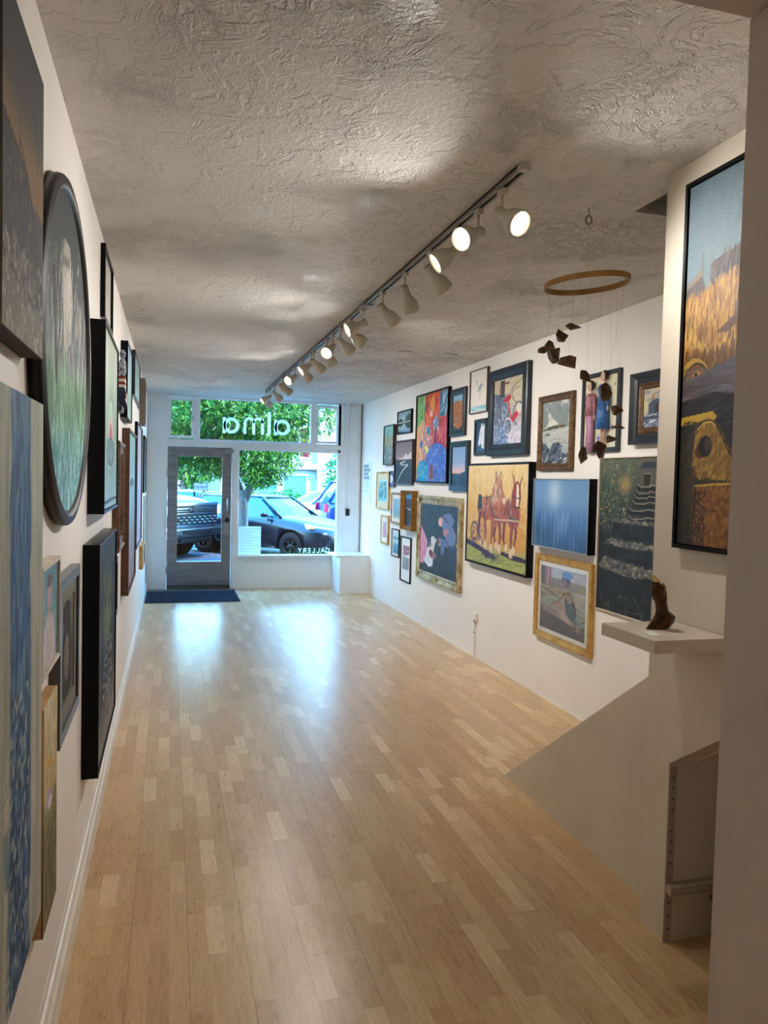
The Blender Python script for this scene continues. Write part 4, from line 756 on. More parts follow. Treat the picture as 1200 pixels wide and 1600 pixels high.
k = MB(); k.tube([(3.0, D-.062, 2.845), (3.0, D-.062, 2.72), (2.975, D-.062, 2.6), (2.972, D-.062, 1.235)], .009, 8); o = k.build('conduit', 'white'); thing(o, 'thin white conduit running down the pilaster to the black switch', 'conduit')
e = empty('contact_sensor', (3.165, D-.06, 1.90)); thing(e, 'small white sensor box in the far right corner', 'sensor'); k = MB(); k.box(-.03, .02, -.02, .008, -.03, .03, .004); k.build('housing', 'white', e); k = MB(); k.box(-.01, .01, -.022, -.02, -.01, .01); k.build('led_window', 'silver', e)
# wall text panel
e = empty('wall_text_panel', (W-.001, 11.08, 1.346), -PI/2); thing(e, 'white exhibition text panel on the right wall near the window', 'text panel')
k = MB(); k.box(-.25, .25, -.004, 0, 0, .6); k.build('panel', mat('panel_white', '#dfe9f0', .6), e)
for i, n_ in enumerate((5, 7, 5, 6)):
    k = MB(); rr = random.Random(i+2)
    for c in range(n_):
        x = -.2+c*.056; z = .52-i*.058; k.box(x, x+.012, -.0052, -.004, z, z+.045); k.box(x+.028, x+.040, -.0052, -.004, z, z+.045)
        for h_ in ((0, .038) if rr.random() < .5 else (.018, .038)): k.box(x+.012, x+.028, -.0052, -.004, z+h_, z+h_+.007)
    k.build('heading_line', 'ink', e)
k = MB()
for i in range(11):
    if i == 7: continue
    k.box(-.2, .19-.04*((i*5) % 3), -.0052, -.004, .335-i*.018, .339-i*.018)
k.build('body_text', 'ink', e)
# raceway with an outlet on the right wall
e = empty('outlet', (W-.001, 6.78, 0), -PI/2); thing(e, 'surface outlet box with raceway running down to the floor', 'outlet')
k = MB(); k.box(-.005, .075, -.028, 0, .355, .425, .004); k.build('outlet_box', 'trim', e)
k = MB(); k.box(-.06, -.005, -.008, 0, .35, .43, .003); k.build('cover_plate', 'white', e)
k = MB(); k.box(.0, .022, -.014, 0, .0, .355); k.box(-.008, .0, -.01, 0, .0, .355); k.build('raceway', 'trim', e)
k = MB(); k.box(.03, .052, -.03, -.024, .35, .365); k.build('knockout_hole', 'dark', e)
k = MB(); k.box(.0, .03, -.016, -.012, .235, .245); k.build('joint_clip', 'dark', e)
k = MB(); k.box(-.004, .004, -.003, 0, 0, .09); k.lathe([(.008, 0), (.008, .004)], Matrix.Translation((0, 0, 0)) @ Matrix.Rotation(PI/2, 4, 'X'), 8)
o = k.build('cable_clip', 'trim'); o.location = (W-.001, 10.55, .30); o.rotation_euler = (0, 0, -PI/2); thing(o, 'tiny cable stub on the right wall beside the low box', 'cable clip')

# ------------------------------------------------------------------ artworks on the right wall
P = picture
P('R', 9.594, 10.074, 1.89, 2.423, .047, 'flat', .014, 'darkbrown', a_cactus, 'narrow teal desert painting in dark frame, farthest top on right wall', cell=.012)
P('R', 8.90, 9.491, 2.277, 2.570, .03, 'flat', .014, 'black', a_lake, 'small black-framed lake with dark hills mirrored in water', cell=.009)
P('R', 8.80, 9.569, 1.637, 2.194, .034, 'flat', .022, 'darkbrown', a_road, 'brown-framed snowy mountain with pale zigzag road', cell=.009)
P('R', 7.584, 8.675, 1.666, 2.695, .041, 'flat', .018, 'black', a_figures, 'large colourful abstract of seated figures in thin black frame', cell=.0085)
P('R', 7.132, 7.553, 2.158, 2.645, .033, 'round', .07, 'navyblack', a_cliff, 'black-framed orange cliff painting above the dusk landscape', cell=.008)
P('R', 7.006, 7.506, 1.594, 2.10, .037, 'flat', .055, 'navyblack', a_dusk, 'black-framed blue dusk sky with pink horizon over dark hills', cell=.009)
P('R', 6.593, 7.024, 2.352, 2.770, .028, 'flat', .008, 'brown', a_heron, 'white picture of a wading bird in thin brown frame near ceiling', cell=.007, cm='print')
P('R', 6.609, 6.896, 1.946, 2.291, .02, 'flat', .03, 'navyblack', a_horse, 'small blue painting of a white horse head, black frame', cell=.006)
P('R', 5.722, 6.515, 1.928, 2.70, .05, 'round', .10, 'navyblack', a_motorbike, 'wide black-framed painting of a red motorbike', cell=.0062)
P('R', 5.604, 6.935, .918, 1.865, .061, 'float', .016, 'black', a_team, 'black-framed golden painting of two harnessed draft horses', cell=.0068)
P('R', 5.006, 5.543, 1.792, 2.378, .034, 'ornate', .055, 'antique', a_seascape, 'bronze-framed seascape with clouds and dark rocks', cell=.0056)
P('R', 3.78, 4.251, 1.948, 2.393, .055, 'scoop', .066, 'slate', a_barn, 'deep blue-black framed snowy cabin painting beside the column', cell=.0045, liner=(.038, 'antique'))
P('R', 4.677, 5.516, 1.197, 1.730, .064, 'float', .008, 'silver', a_blue, 'misty blue abstract in thin silver frame with black sides', cell=.006, cm='varnish', sidem='black')
P('R', 4.656, 5.506, .478, 1.135, .037, 'step', .055, 'gold', a_dancer, 'gold-framed painting of a seated dancer with blue hair ribbon', cell=.0048, matw=.03, matm='matwhite', glass=True)
P('R', 3.93, 4.630, .84, 1.876, .02, 'flat', .006, 'whitewood', a_steps, 'tall dark painting of stone steps climbing to a hut', cell=.0045)
def orn(e, w, h, t, fw):
    for x, z, r in ((-w/2+.05, .05, .035), (w/2-.05, .05, .035), (-w/2+.05, h-.05, .035), (w/2-.05, h-.05, .035), (0, .045, .025), (0, h-.045, .025), (-w/2+.045, h/2, .025), (w/2-.045, h/2, .025)):
        k = MB(); k.ell((0, 0, 0), (r, .012, r*.8), 12, 6)
        for a in range(6): k.ell((r*.8*math.cos(a*PI/3), -.003, r*.7*math.sin(a*PI/3)), (r*.42, .010, r*.3), 8, 5)
        o = k.build('frame_ornament', 'silvergold', e); o.location = (x, -t+.003, z)
P('R', 7.144, 8.535, .556, 1.52, .045, 'ornate', .095, 'silvergold', a_riders, 'large gilt-framed dark painting of figures with pink dress', cell=.0075, extras=orn)
P('R', 8.627, 9.086, 1.082, 1.565, .084, 'scoop', .05, 'goldside', a_bar, 'small deep gold box frame around dark blue bar scene', cell=.008)
P('R', 9.16, 9.682, 1.12, 1.525, .03, 'flat', .025, 'goldside', a_water, 'pale matted light blue picture left of the gold box frame', cell=.01, matw=.05, cm='print')
P('R', 9.827, 10.461, 1.28, 1.80, .028, 'flat', .022, 'gold', a_abstractgreen, 'gold-framed teal abstract in a cream mat beside text panel', cell=.009, matw=.085, matm='matcream', cm='print')
P('R', 9.572, 9.80, 1.597, 1.808, .03, 'flat', .006, 'slate', a_moon, 'tiny blue-grey picture with pale disc behind the teal abstract', cell=.008)
P('R', 9.818, 10.191, .81, 1.206, .028, 'flat', .03, 'gold', a_pinkfig, 'small gold-framed pink sketch in wide white mat, lowest far corner', cell=.01, matw=.06, cm='print')
P('R', 9.325, 9.659, .688, 1.052, .019, 'flat', .014, 'black', a_shore, 'small thin black-framed blue shoreline print in white mat', cell=.009, matw=.03, cm='print')
P('R', 8.826, 9.249, .418, .985, .019, 'flat', .016, 'black', a_triptych, 'black-framed white sheet with two stacked small pictures', cell=.007, matw=.0, cm='print')
P('C', 2.03, 2.352, 1.471, 2.757, .03, 'float', .014, 'black', a_truck, 'tall black-framed painting of rusty yellow truck in wheat, on column', cell=.0025, cm='varnish')
# the doll relief: board with blue stars and two applied figures
def a_stars(p):
    p.grad([(0, '#d8d2bc'), (1, '#ddd4b4')]); p.tex(.05, 8, 12)
    for x, y, r in ((.42, .82, .1), (.9, .86, .035), (.07, .4, .06), (.35, .47, .04), (.95, .55, .05), (.45, .13, .07), (.28, .27, .035), (.85, .27, .06), (.1, .12, .045), (.9, .1, .04)):
        q = []
        for i in range(10):
            a = PI/2+i*PI/5; rr = r if i % 2 == 0 else r*.45; q.append((x+rr*math.cos(a), y+rr*math.sin(a)*p.asp))
        p.poly(q, '#4f7cc4')
M['skin'] = mat('painted_face', '#d9b3a4', .5); M['hair'] = mat('dark_painted_hair', '#2c1a18', .5); M['bluecloth'] = mat('painted_blue_suit', '#3f72b0', .5, c2='#2f5c96', scale=40); M['pinkcloth'] = mat('painted_pink_trousers', '#b98aa8', .5, c2='#a4748e', scale=40)
M['blouse'] = mat('patterned_blouse', '#c48a92', .5, c2='#5c2c3a', scale=110)
def dolls(e, w, h, t, fw):
    y = -t-.012
    def doll(x, top, k):
        k_ = k; d = MB(); s = .9
        hz = top-.045
        d.ell((x, y-.01, hz), (.022, .016, .034), 12, 9)                       # head
        d.ell((x, y-.026, hz-.004), (.005, .006, .008), 6, 5)
        d.tube([(x, y, hz-.02), (x, y, hz-.055)], [.010, .012], 8)             # neck
        d.tube([(x, y, hz-.05), (x, y, hz-.075), (x, y, hz-.14), (x, y, hz-.19)], [.02, .036, .027, .034], 12)
        for sx in (-1, 1):
            d.tube([(x+sx*.034, y, hz-.07), (x+sx*.048, y, hz-.13), (x+sx*.055, y-.004, hz-.2), (x+sx*.056, y-.006, hz-.235)], [.011, .010, .008, .006], 8)
            d.tube([(x+sx*.013, y, hz-.18), (x+sx*.014, y, hz-.33), (x+sx*.013, y, hz-.45)], [.018, .012, .008], 8)
            d.ell((x+sx*.014, y-.008, hz-.455), (.008, .016, .006), 8, 5)
        o = d.build('doll', 'skin', e)
        c = MB(); c.tube([(x, y-.001, hz-.052), (x, y-.001, hz-.075), (x, y-.001, hz-.14), (x, y-.001, hz-.20)], [.024, .040, .031, .04], 14)
        for sx in (-1, 1): c.tube([(x+sx*.034, y-.001, hz-.068), (x+sx*.049, y-.001, hz-.13), (x+sx*.056, y-.005, hz-.205)], [.014, .013, .012], 8)
        c.build('jacket' if k else 'blouse', 'bluecloth' if k else 'blouse', o)
        c = MB()
        if k: c.tube([(x, y-.002, hz-.19), (x, y-.002, hz-.25), (x, y-.002, hz-.355)], [.036, .044, .052], 14)
        else:
            for sx in (-1, 1): c.tube([(x+sx*.012, y-.002, hz-.185), (x+sx*.015, y-.002, hz-.3), (x+sx*.017, y-.002, hz-.455)], [.022, .018, .023], 10)
        c.build('skirt' if k else 'trousers', 'bluecloth' if k else 'pinkcloth', o)
        c = MB(); c.ell((x, y-.002, hz+.006), (.029, .018, .037), 12, 9); c.build('hair', 'hair', o)
        c = MB(); 
        for sx in (-1, 1): c.ell((x+sx*.008, y-.024, hz+.004), (.0035, .003, .0025), 6, 4)
        c.ell((x, y-.024, hz-.017), (.006, .003, .0025), 6, 4); c.build('facial_features', 'hair', o)
    doll(-.09, h-.045, False); doll(.075, h+.005, True)
P('R', 4.413, 4.889, 1.915, 2.464, .023, 'flat', .03, 'slate', a_stars, 'black-framed star board with two doll figures in blue and pink', cat='relief', cell=.006, name='doll_relief', extras=dolls)

# ------------------------------------------------------------------ artworks on the left wall (near to far)
P('L', 1.48, 1.918, 1.948, 2.568, .045, 'canvas', 0, 'canvasdark', a_harbour, 'dusky orange harbour canvas, top left nearest the viewer', cell=.0055, name='canvas_painting', cm='matte')
P('L', 1.26, 2.002, .597, 1.850, .035, 'canvas', 0, 'canvasedge', a_bluestripe, 'tall unframed beige canvas with a rough vertical blue band', cell=.0045, name='canvas_painting', cm='matte')
P('L', 3.92, 4.45, 2.44, 2.79, .022, 'flat', .014, 'black', a_pale, 'thin black-framed pale grey picture close under the ceiling', cell=.012)
P('L', 3.38, 4.22, 1.516, 2.326, .068, 'float', .012, 'black', a_palegreen, 'deep black-framed pale green painting of a bottle shape', cell=.006)
P('L', 3.23, 4.24, .449, 1.40, .065, 'float', .010, 'black', a_darkplant, 'deep black-framed dark painting of a spiky plant in a patterned pot', cell=.006, cm='matte')
P('L', 2.012, 2.324, 1.165, 1.451, .035, 'float', .010, 'whitewood', a_portrait, 'small pale-wood-framed portrait on teal beside blue band canvas', cell=.005)
P('L', 2.37, 2.865, .870, 1.368, .03, 'flat', .035, 'grey', a_ink, 'grey-framed dark ink portrait with grey mat', cell=.006, matw=.05, matm='matgrey', cm='print')
P('L', 2.07, 2.310, .483, 1.082, .03, 'canvas', 0, 'lightwood', a_flowers, 'narrow flower canvas with bare wood sides, lowest near left', cell=.0045, name='canvas_painting')
P('L', 5.475, 6.13, 2.072, 2.59, .047, 'float', .008, 'black', a_bluesky, 'black-sided pale blue painting high on the left wall', cell=.010)
P('L', 6.95, 8.10, 2.375, 2.76, .03, 'float', .010, 'navyblack', a_teal, 'thin dark-framed grey teal landscape high on left wall', cell=.013)
P('L', 8.14, 8.60, 2.373, 2.70, .02, 'flat', .006, 'beige', a_pinkhill, 'small pink sky and green hill picture high on left wall', cell=.014)
P('L', 8.76, 9.18, 2.235, 2.737, .055, 'flat', .012, 'beige', a_pale, 'taupe-sided pale picture with dark edge, farthest high left', cell=.014)
P('L', 5.72, 6.91, .81, 2.014, .052, 'flat', .02, 'brown', a_meadow, 'tall brown wood framed turquoise and mauve meadow painting', cell=.008)
P('L', 4.82, 5.36, 1.206, 1.887, .045, 'ornate', .08, 'antique', a_teal, 'ornate gilt frame tucked behind the deep black green painting', cell=.012)
P('L', 7.66, 9.0, .958, 2.19, .028, 'flat', .01, 'black', a_lavender, 'tall lavender painting with black sides beyond brown-framed meadow', cell=.012)
P('L', 9.05, 9.8, .60, .87, .043, 'flat', .02, 'gold', a_water, 'small gold-sided frame low beyond the lavender painting', cell=.012)
P('L', 9.96, 10.69, 1.455, 2.17, .022, 'flat', .016, 'black', a_teal, 'narrow black-framed picture near the far left corner', cell=.014)
P('L', 10.3, 11.1, .75, 1.40, .02, 'flat', .014, 'whitewood', a_bluesky, 'pale-framed light blue picture, farthest low on left wall', cell=.014)
P('L', 4.42, 4.75, .86, 1.20, .04, 'flat', .03, 'black', a_darkplant, 'small black frame mostly hidden behind the dark plant painting', cell=.014)
# striped textile figure between two black frames
e = empty('striped_textile', (.002, 5.15, 2.10), PI/2); thing(e, 'small red, white and blue striped textile hanging on left wall', 'textile')
k = MB(); k.box(-.10, .12, -.035, 0, -.02, .02, .006); k.build('base', 'dark', e)
for i, (c, n_) in enumerate((('#2c3a5c', 'blue_stripe'), ('#d8d4cc', 'white_stripe'), ('#7c2422', 'red_stripe'), ('#d8d4cc', 'white_stripe'), ('#7c2422', 'red_stripe'))):
    k = MB(); q = []
    for s in range(9):
        x = -.1+.03*s; z = .16-.012*s+.006*math.sin(s*1.3)+i*.018-.05; q.append([(x, -.05-.006*math.sin(s), z), (x, -.05-.006*math.sin(s), z+.018), (x, -.005, z+.018), (x, -.005, z)])
    k.rings(q); k.build(n_, mat(n_, c, .85), e)
k = MB(); k.ell((.0, -.03, .26), (.03, .025, .07), 10, 8); k.ell((.01, -.03, .35), (.02, .02, .03), 10, 8); k.build('figure', mat('patterned_cloth', '#a9b4c4', .8, c2='#3a4256', scale=60), e)
# round painting in a dark frame
Rc = .52; e = empty('round_painting', (.001, 2.54, 2.043-Rc), PI/2); thing(e, 'large round painting in dark frame, white figure over green water', 'painting')
e.scale = (1.093, 1, 1)
pr = [(Rc-.06, .004), (Rc-.003, .004), (Rc, .02), (Rc-.002, .03), (Rc-.008, .036), (Rc-.018, .034), (Rc-.024, .04), (Rc-.034, .038), (Rc-.042, .028), (Rc-.046, .02), (Rc-.06, .02)]
k = MB(); k.lathe(pr, Matrix.Translation((0, 0, Rc)) @ Matrix.Rotation(PI/2, 4, 'X'), 96, True, False); k.build('frame', mat('dark_bronze_round_frame', '#1c1715', .45, c2='#100d0c', scale=20, spec=.3), e)
k = MB(); k.lathe([(Rc-.012, .0), (Rc-.012, .004)], Matrix.Translation((0, 0, Rc)) @ Matrix.Rotation(PI/2, 4, 'X'), 64, False); k.build('backing', 'dark', e)
canvas(a_oval, 2*Rc-.094, 2*Rc-.094, -Rc+.047, .047, -.026, .0055, 'matte', e, .004, disc=True)
# ------------------------------------------------------------------ shelf with bronze
e = empty('wall_shelf', (FX-.001, 2.213, 1.158)); thing(e, 'thick painted floating shelf on the column wall', 'shelf')
k = MB(); k.box(-.294, 0, -.156, .156, 0, .042, .0015); k.build('board', 'shelf', e)
k = MB(); k.box(-.005, 0, -.15, .15, .043, .0445); k.build('caulk_line', 'metalrail', e)
o = MB().box(-.036, .036, -.018, .018, 0, .0012).build('title_card', 'card'); o.location = (1.872, 2.16, 1.2012); o.rotation_euler = (0, 0, 1.35); thing(o, 'small white title card lying on the shelf near the bronze', 'card')
e = empty('bronze_sculpture', (1.955, 2.235, 1.2015)); thing(e, 'small dark bronze sculpture with polished gold tip on shelf', 'sculpture')
def ringp(cx, cy, z, rx, ry, n=9, rot=0., jit=.0, tilt=0.):
    r_ = random.Random(int(z*1e4)+n); out = []
    for i in range(n):
        a = rot+2*PI*i/n; q = 1+jit*(r_.random()-.5); x = rx*q*math.cos(a); y = ry*q*math.sin(a); out.append((cx+x, cy+y, z+tilt*x))
    return out
k = MB(); k.rings([ringp(.010, 0, 0, .026, .02, 9, .2, .15), ringp(.018, 0, .02, .034, .026, 9, .2, .15), ringp(.020, 0, .042, .036, .028, 9, .2, .2), ringp(.010, 0, .062, .024, .02, 9, .2, .2), ringp(.004, 0, .085, .021, .018, 9, .2, .2), ringp(-.001, 0, .115, .022, .018, 9, .2, .25), ringp(-.006, 0, .14, .026, .02, 9, .2, .3), ringp(-.008, 0, .155, .024, .018, 9, .2, .2, -.3), ringp(-.020, 0, .165, .012, .010, 9, .2, .2, -.5)])
k.build('torso', 'bronze', e)
k = MB(); k.add([(-.055, -.004, 0), (-.01, -.018, 0), (-.01, .016, 0), (-.004, -.012, .052), (-.004, .012, .052)], [(0, 2, 1), (0, 1, 3), (0, 4, 2), (0, 3, 4), (1, 2, 4, 3)]); k.build('fin', 'bronze', e)
k = MB(); k.tube([(-.012, -.004, .158), (-.026, -.004, .170), (-.034, -.004, .184)], [.009, .008, .004], 8); k.tube([(-.008, -.012, .148), (.004, -.014, .155)], [.006, .004], 6); k.build('polished_tip', 'goldpatch', e)
k = MB(); k.tube([(-.030, .004, .160), (-.026, .004, .13), (-.018, .006, .10)], [.004, .007, .006], 6); k.build('ridge', 'bronze', e)
# stool edge inside the closet under the stairs
e = empty('wooden_stool', (2.40, 2.20, 0)); thing(e, 'brown wooden stool half hidden in the closet under the stairs', 'stool')
k = MB(); k.box(-.12, .12, -.12, .12, .155, .18, .004); k.build('seat', 'stool', e)
for sx in (-1, 1):
    for sy in (-1, 1): k = MB(); k.tube([(sx*.10, sy*.10, 0), (sx*.085, sy*.085, .155)], [.011, .014], 8); k.build('leg', 'stool', e)

# ------------------------------------------------------------------ hanging mobile
e = empty('hanging_mobile', (2.03, 2.92, H)); thing(e, 'hanging mobile of a thin wooden hoop and dark wood chunks', 'mobile')
k = MB(); k.tube([(-.013, -.02, 0), (-.013, -.02, -.022), (-.008, -.02, -.03)], .002, 6); k.build('ceiling_hook', 'rope', e)
k = MB(); k.tube([(-.013+.014*math.cos(a*PI/8), -.02, -.048+.018*math.sin(a*PI/8)) for a in range(17)], .0035, 6); k.build('twine_ring', 'rope', e)
k = MB(); R0, R1, zc = .178, .173, -.306
q = []
for a in range(65):
    c, s = math.cos(a*2*PI/64), math.sin(a*2*PI/64); dz = .03*c*.55; q.append([(R0*c, R0*s, zc+dz-.012), (R0*c, R0*s, zc+dz+.012), (R1*c, R1*s, zc+dz+.012), (R1*c, R1*s, zc+dz-.012)])
k.rings(q, False, False); k.build('wooden_hoop', 'hoopw', e)
k = MB(); k.box(-.009, .009, -.176, -.1735, zc-.0, zc+.006) ; k.build('hoop_staple', 'silver', e)
CH = [(2.065, 3.09, 2.398, .063, .029), (1.944, 2.98, 2.327, .055, .044), (1.862, 2.92, 2.268, .043, .038), (1.795, 2.84, 2.232, .037, .026), (1.826, 2.80, 2.214, .052, .067), (1.866, 2.76, 2.176, .067, .046), (1.966, 2.78, 2.133, .060, .042), (2.086, 2.84, 2.078, .050, .060), (2.201, 2.92, 2.015, .047, .044), (2.239, 2.97, 1.948, .057, .031), (2.244, 3.02, 1.897, .046, .049), (2.206, 3.06, 1.848, .055, .064), (2.14, 3.09, 1.821, .034, .064)]
for i, (x, y, z, w_, h_) in enumerate(CH):
    rr = random.Random(i+3); bm = bmesh.new()
    for _ in range(11): 
        v = Vector((rr.gauss(0, 1), rr.gauss(0, 1), rr.gauss(0, 1))).normalized(); bm.verts.new((v.x*w_*.68, v.y*w_*.6, v.z*h_*.68))
    bmesh.ops.convex_hull(bm, input=bm.verts); bmesh.ops.delete(bm, geom=[v for v in bm.verts if not v.link_faces], context='VERTS')
    o = MB().bm(bm).build('wood_chunk', 'chunk', e); o.location = (x-2.03, y-2.92, z-H)
    a = math.atan2(y-2.92, x-2.03); t = MB(); t.tube([(x-2.03, y-2.92, z-H+h_*.3), (.175*math.cos(a), .175*math.sin(a), zc)], .0003, 4); t.build('thread', 'thread', e)
for a in range(3):
    t = MB(); t.tube([(.176*math.cos(a*2.1), .176*math.sin(a*2.1), zc), (-.013, -.02, -.066)], .0004, 4); t.build('thread', 'thread', e)

# ------------------------------------------------------------------ track lighting
TX = 1.56
e = empty('lighting_track', (TX, 6.45, H)); thing(e, 'long grey lighting track screwed along the ceiling', 'light track')
k = MB(); k.box(-.018, -.007, -3.86, 3.80, -.024, 0); k.box(.007, .018, -3.86, 3.80, -.024, 0); k.box(-.018, .018, -3.86, 3.80, -.008, -.0005); k.build('rail', 'trackm', e)
k = MB(); k.box(-.0068, .0068, -3.85, 3.79, -.016, -.008); k.build('slot', 'slot', e)
k = MB(); k.box(-.02, .02, -3.885, -3.855, -.027, 0, .002); k.build('end_cap', 'lamp', e); k = MB(); k.box(-.02, .02, 3.795, 3.82, -.027, 0, .002); k.build('end_cap', 'lamp', e)
k = MB(); k.box(-.03, .03, -1.62, -1.44, -.03, 0, .004); k.build('feed_box', 'trackm', e)
HD = [ # y, aim vector, lit level, label
 (2.765, (.30, -.80, -.52), 1, 'track spotlight nearest the viewer, glowing bulb facing the room'),
 (3.003, (-.80, -.42, -.42), 1, 'track spotlight second from the near end, bright bulb facing left'),
 (3.246, (-.80, .10, -.55), 1, 'track spotlight third from the near end, shade tipped left'),
 (3.609, (.66, .18, -.62), .5, 'track spotlight fourth from the near end, vented back showing'),
 (4.035, (.42, .25, -.85), .5, 'track spotlight fifth from the near end, pointing down right'),
 (4.49, (.70, .22, -.62), .5, 'cream track spotlight sixth from the near end, aimed at right wall'),
 (4.984, (-.86, -.04, -.42), .8, 'track spotlight seventh from near end, aimed left beside feed box'),
 (5.34, (.82, .2, -.50), .5, 'track spotlight eighth from near end, flared right just past the feed box'),
 (5.663, (.72, .22, -.62), .5, 'track spotlight ninth from near end, in front of a bright one'),
 (5.963, (-.55, -.62, -.52), 1, 'bright-bulbed track spotlight tenth from near end, mid track'),
 (6.191, (.45, .25, -.8), .5, 'track spotlight eleventh from near end, hidden behind the bright one'),
 (6.775, (.70, .2, -.62), .5, 'track spotlight twelfth from near end, aimed right'),
 (6.929, (-.7, -.08, -.5), .8, 'track spotlight thirteenth from near end, half lit rim to left'),
 (7.421, (.70, .2, -.62), .5, 'track spotlight fourteenth from near end, aimed down right'),
 (7.866, (-.7, -.55, -.45), 1, 'bright-bulbed track spotlight fifteenth from near end'),
 (8.347, (-.75, .1, -.55), .5, 'track spotlight sixteenth from near end, facing left wall'),
 (8.741, (.75, .15, -.62), .5, 'track spotlight seventeenth from near end, facing right wall'),
 (9.465, (.7, .15, -.65), .5, 'track spotlight eighteenth from near end, third from window end'),
 (9.935, (-.75, -.1, -.5), .8, 'track spotlight nineteenth from near end, second from window end'),
 (10.22, (.4, .1, -.85), .5, 'track spotlight last at the window end of the track')]
SPOTW = 24.
hprof = [(.0, 0), (.019, .001), (.024, .006), (.024, .055), (.027, .064), (.036, .078), (.044, .095), (.048, .115), (.049, .15), (.046, .15), (.045, .118), (.041, .10), (.034, .088), (.0, .086)]
hm = MB().lathe(hprof, None, 24, True, False).build('lamp_head', 'lamp').data
bm_ = MB().lathe([(.0, .128), (.02, .1285), (.038, .126), (.0425, .121), (.0425, .1195), (.0, .1195)], None, 24, True, False).build('bulb', 'bulb').data
vm = MB()
for a in range(6): vm.lathe([(.0028, 0), (.0028, .0012)], Matrix.Translation((.013*math.cos(a*PI/3), .013*math.sin(a*PI/3), -.0012)), 8)
vm = vm.build('vent_hole', 'slot').data
am = MB().box(-.014, .014, -.026, .026, -.047, -.0245, .004).build('adapter', 'lamp').data
sm_ = MB().tube([(0, 0, -.047), (0, 0, -.118)], .006, 8).build('stem', 'lamp').data
for nm in ('lamp_head', 'bulb', 'vent_hole', 'adapter', 'stem'): bpy.data.objects.remove(bpy.data.objects[nm])
for i, (y, aim, lv, lab) in enumerate(HD):
    e = empty('track_spotlight', (TX, y, H)); thing(e, lab, 'spotlight', 'spotlights along the ceiling track')
    for nm, me in (('adapter', am), ('stem', sm_)): o = bpy.data.objects.new(nm, me); COL.objects.link(o); o.parent = e
    a = Vector(aim).normalized(); q = Vector((0, 0, 1)).rotation_difference(a)
    pos = Vector((0, 0, -.122))-a*.03
    hd = bpy.data.objects.new('lamp_head', hm); COL.objects.link(hd); hd.parent = e; hd.location = pos; hd.rotation_mode = 'QUATERNION'; hd.rotation_quaternion = q
    for nm, me in (('bulb', bm_), ('vent_hole', vm)): o = bpy.data.objects.new(nm, me); COL.objects.link(o); o.parent = hd
    ld = bpy.data.lights.new('spot_beam', 'SPOT'); ld.energy = SPOTW*(.6+.6*lv); ld.color = (1, .96, .90); ld.spot_size = math.radians(128); ld.spot_blend = 1.; ld.shadow_soft_size = .035
    lo = bpy.data.objects.new('spot_beam', ld); COL.objects.link(lo); lo.parent = hd; lo.location = (0, 0, .152); lo.rotation_euler = (PI, 0, 0)

# ------------------------------------------------------------------ room behind the visitor: an unseen lamp added as warm fill for the gallery
e = empty('fill_lamp', (1.05, -1.0, H)); thing(e, 'round frosted fill lamp, added out of view in the back room', 'ceiling lamp')
k = MB(); k.lathe([(.17, 0), (.17, -.02), (.16, -.03)], None, 32); k.build('base', 'lamp', e)
k = MB(); k.lathe([(.155, -.03), (.15, -.06), (.11, -.09), (.04, -.105), (.0, -.107)], None, 32, True, False); k.build('globe', mat('fill_lamp_globe', '#fff0da', .5, emis='#ffecd6', estr=14), e)
# ------------------------------------------------------------------ street outside
GZ = -.25
M['asphalt'] = mat('asphalt', '#3c4248', .85, c2='#33383e', scale=6, bmp=.3, bscale=80)
M['concrete'] = mat('pale_concrete', '#54585a', .8, c2='#4a4e50', scale=2, bmp=.2, bscale=40)
M['stripe'] = mat('road_paint', '#f0f2f2', .7)
M['bark'] = mat('bark', '#8c8076', .85, c2='#5e544c', scale=9, stretch=(3, 3, .6), bmp=.7, bscale=20)
M['brick'] = None
struct('sidewalk', MB().box(-14, 24, D+.2, 15.6, GZ-.3, -.06), 'concrete')
fb = MB(); fb.box(-14, -.1, D, D+.2, GZ-.3, 4.2); fb.box(3.3, 24, D, D+.2, GZ-.3, 4.2); fb.box(-.1, 3.3, D, D+.2, H+.2, 4.2); fb.box(-14, 24, D-.1, D+.3, 4.2, 4.3); struct('wall_facade_sky_screen', fb, mat('facade_paint', '#4f4b46', .8))  # unseen facade and parapet, added to keep low sky off the car sides
struct('curb', MB().box(-14, 24, 15.6, 15.75, GZ-.3, -.05, .01), 'concrete')
struct('road', MB().box(-40, 60, 15.75, 70, GZ-.3, GZ), 'asphalt')
pk = MB()
for i in range(7):
    x = -6+i*3.6; pk.prism([(x, 16.2), (x+.12, 16.2), (x-4.2, 21.0), (x-4.32, 21.0)], 'z', GZ+.001, GZ+.006)
struct('parking_lines', pk, 'stripe')
def leafmat(name, c1, c2, c3):
    m, nt, b = newmat(name); o = nt.nodes['Material Output']; g = nd(nt, 'ShaderNodeNewGeometry')
    col = ramp(nt, g.outputs['Random Per Island'], [(0, c1), (.5, c2), (1, c3)])
    L(nt, col, b.inputs['Base Color']); b.inputs['Roughness'].default_value = .45
    t = nd(nt, 'ShaderNodeBsdfTranslucent'); L(nt, col, t.inputs[0]); mx = nd(nt, 'ShaderNodeMixShader'); mx.inputs[0].default_value = .35
    L(nt, b.outputs[0], mx.inputs[1]); L(nt, t.outputs[0], mx.inputs[2]); L(nt, mx.outputs[0], o.inputs[0]); return m
M['leaf'] = leafmat('slender_green_leaves', '#12421c', '#2f7424', '#7dae36')
M['hedge'] = leafmat('hedge_leaves', '#1f5c3c', '#2f8a4a', '#5fae62')
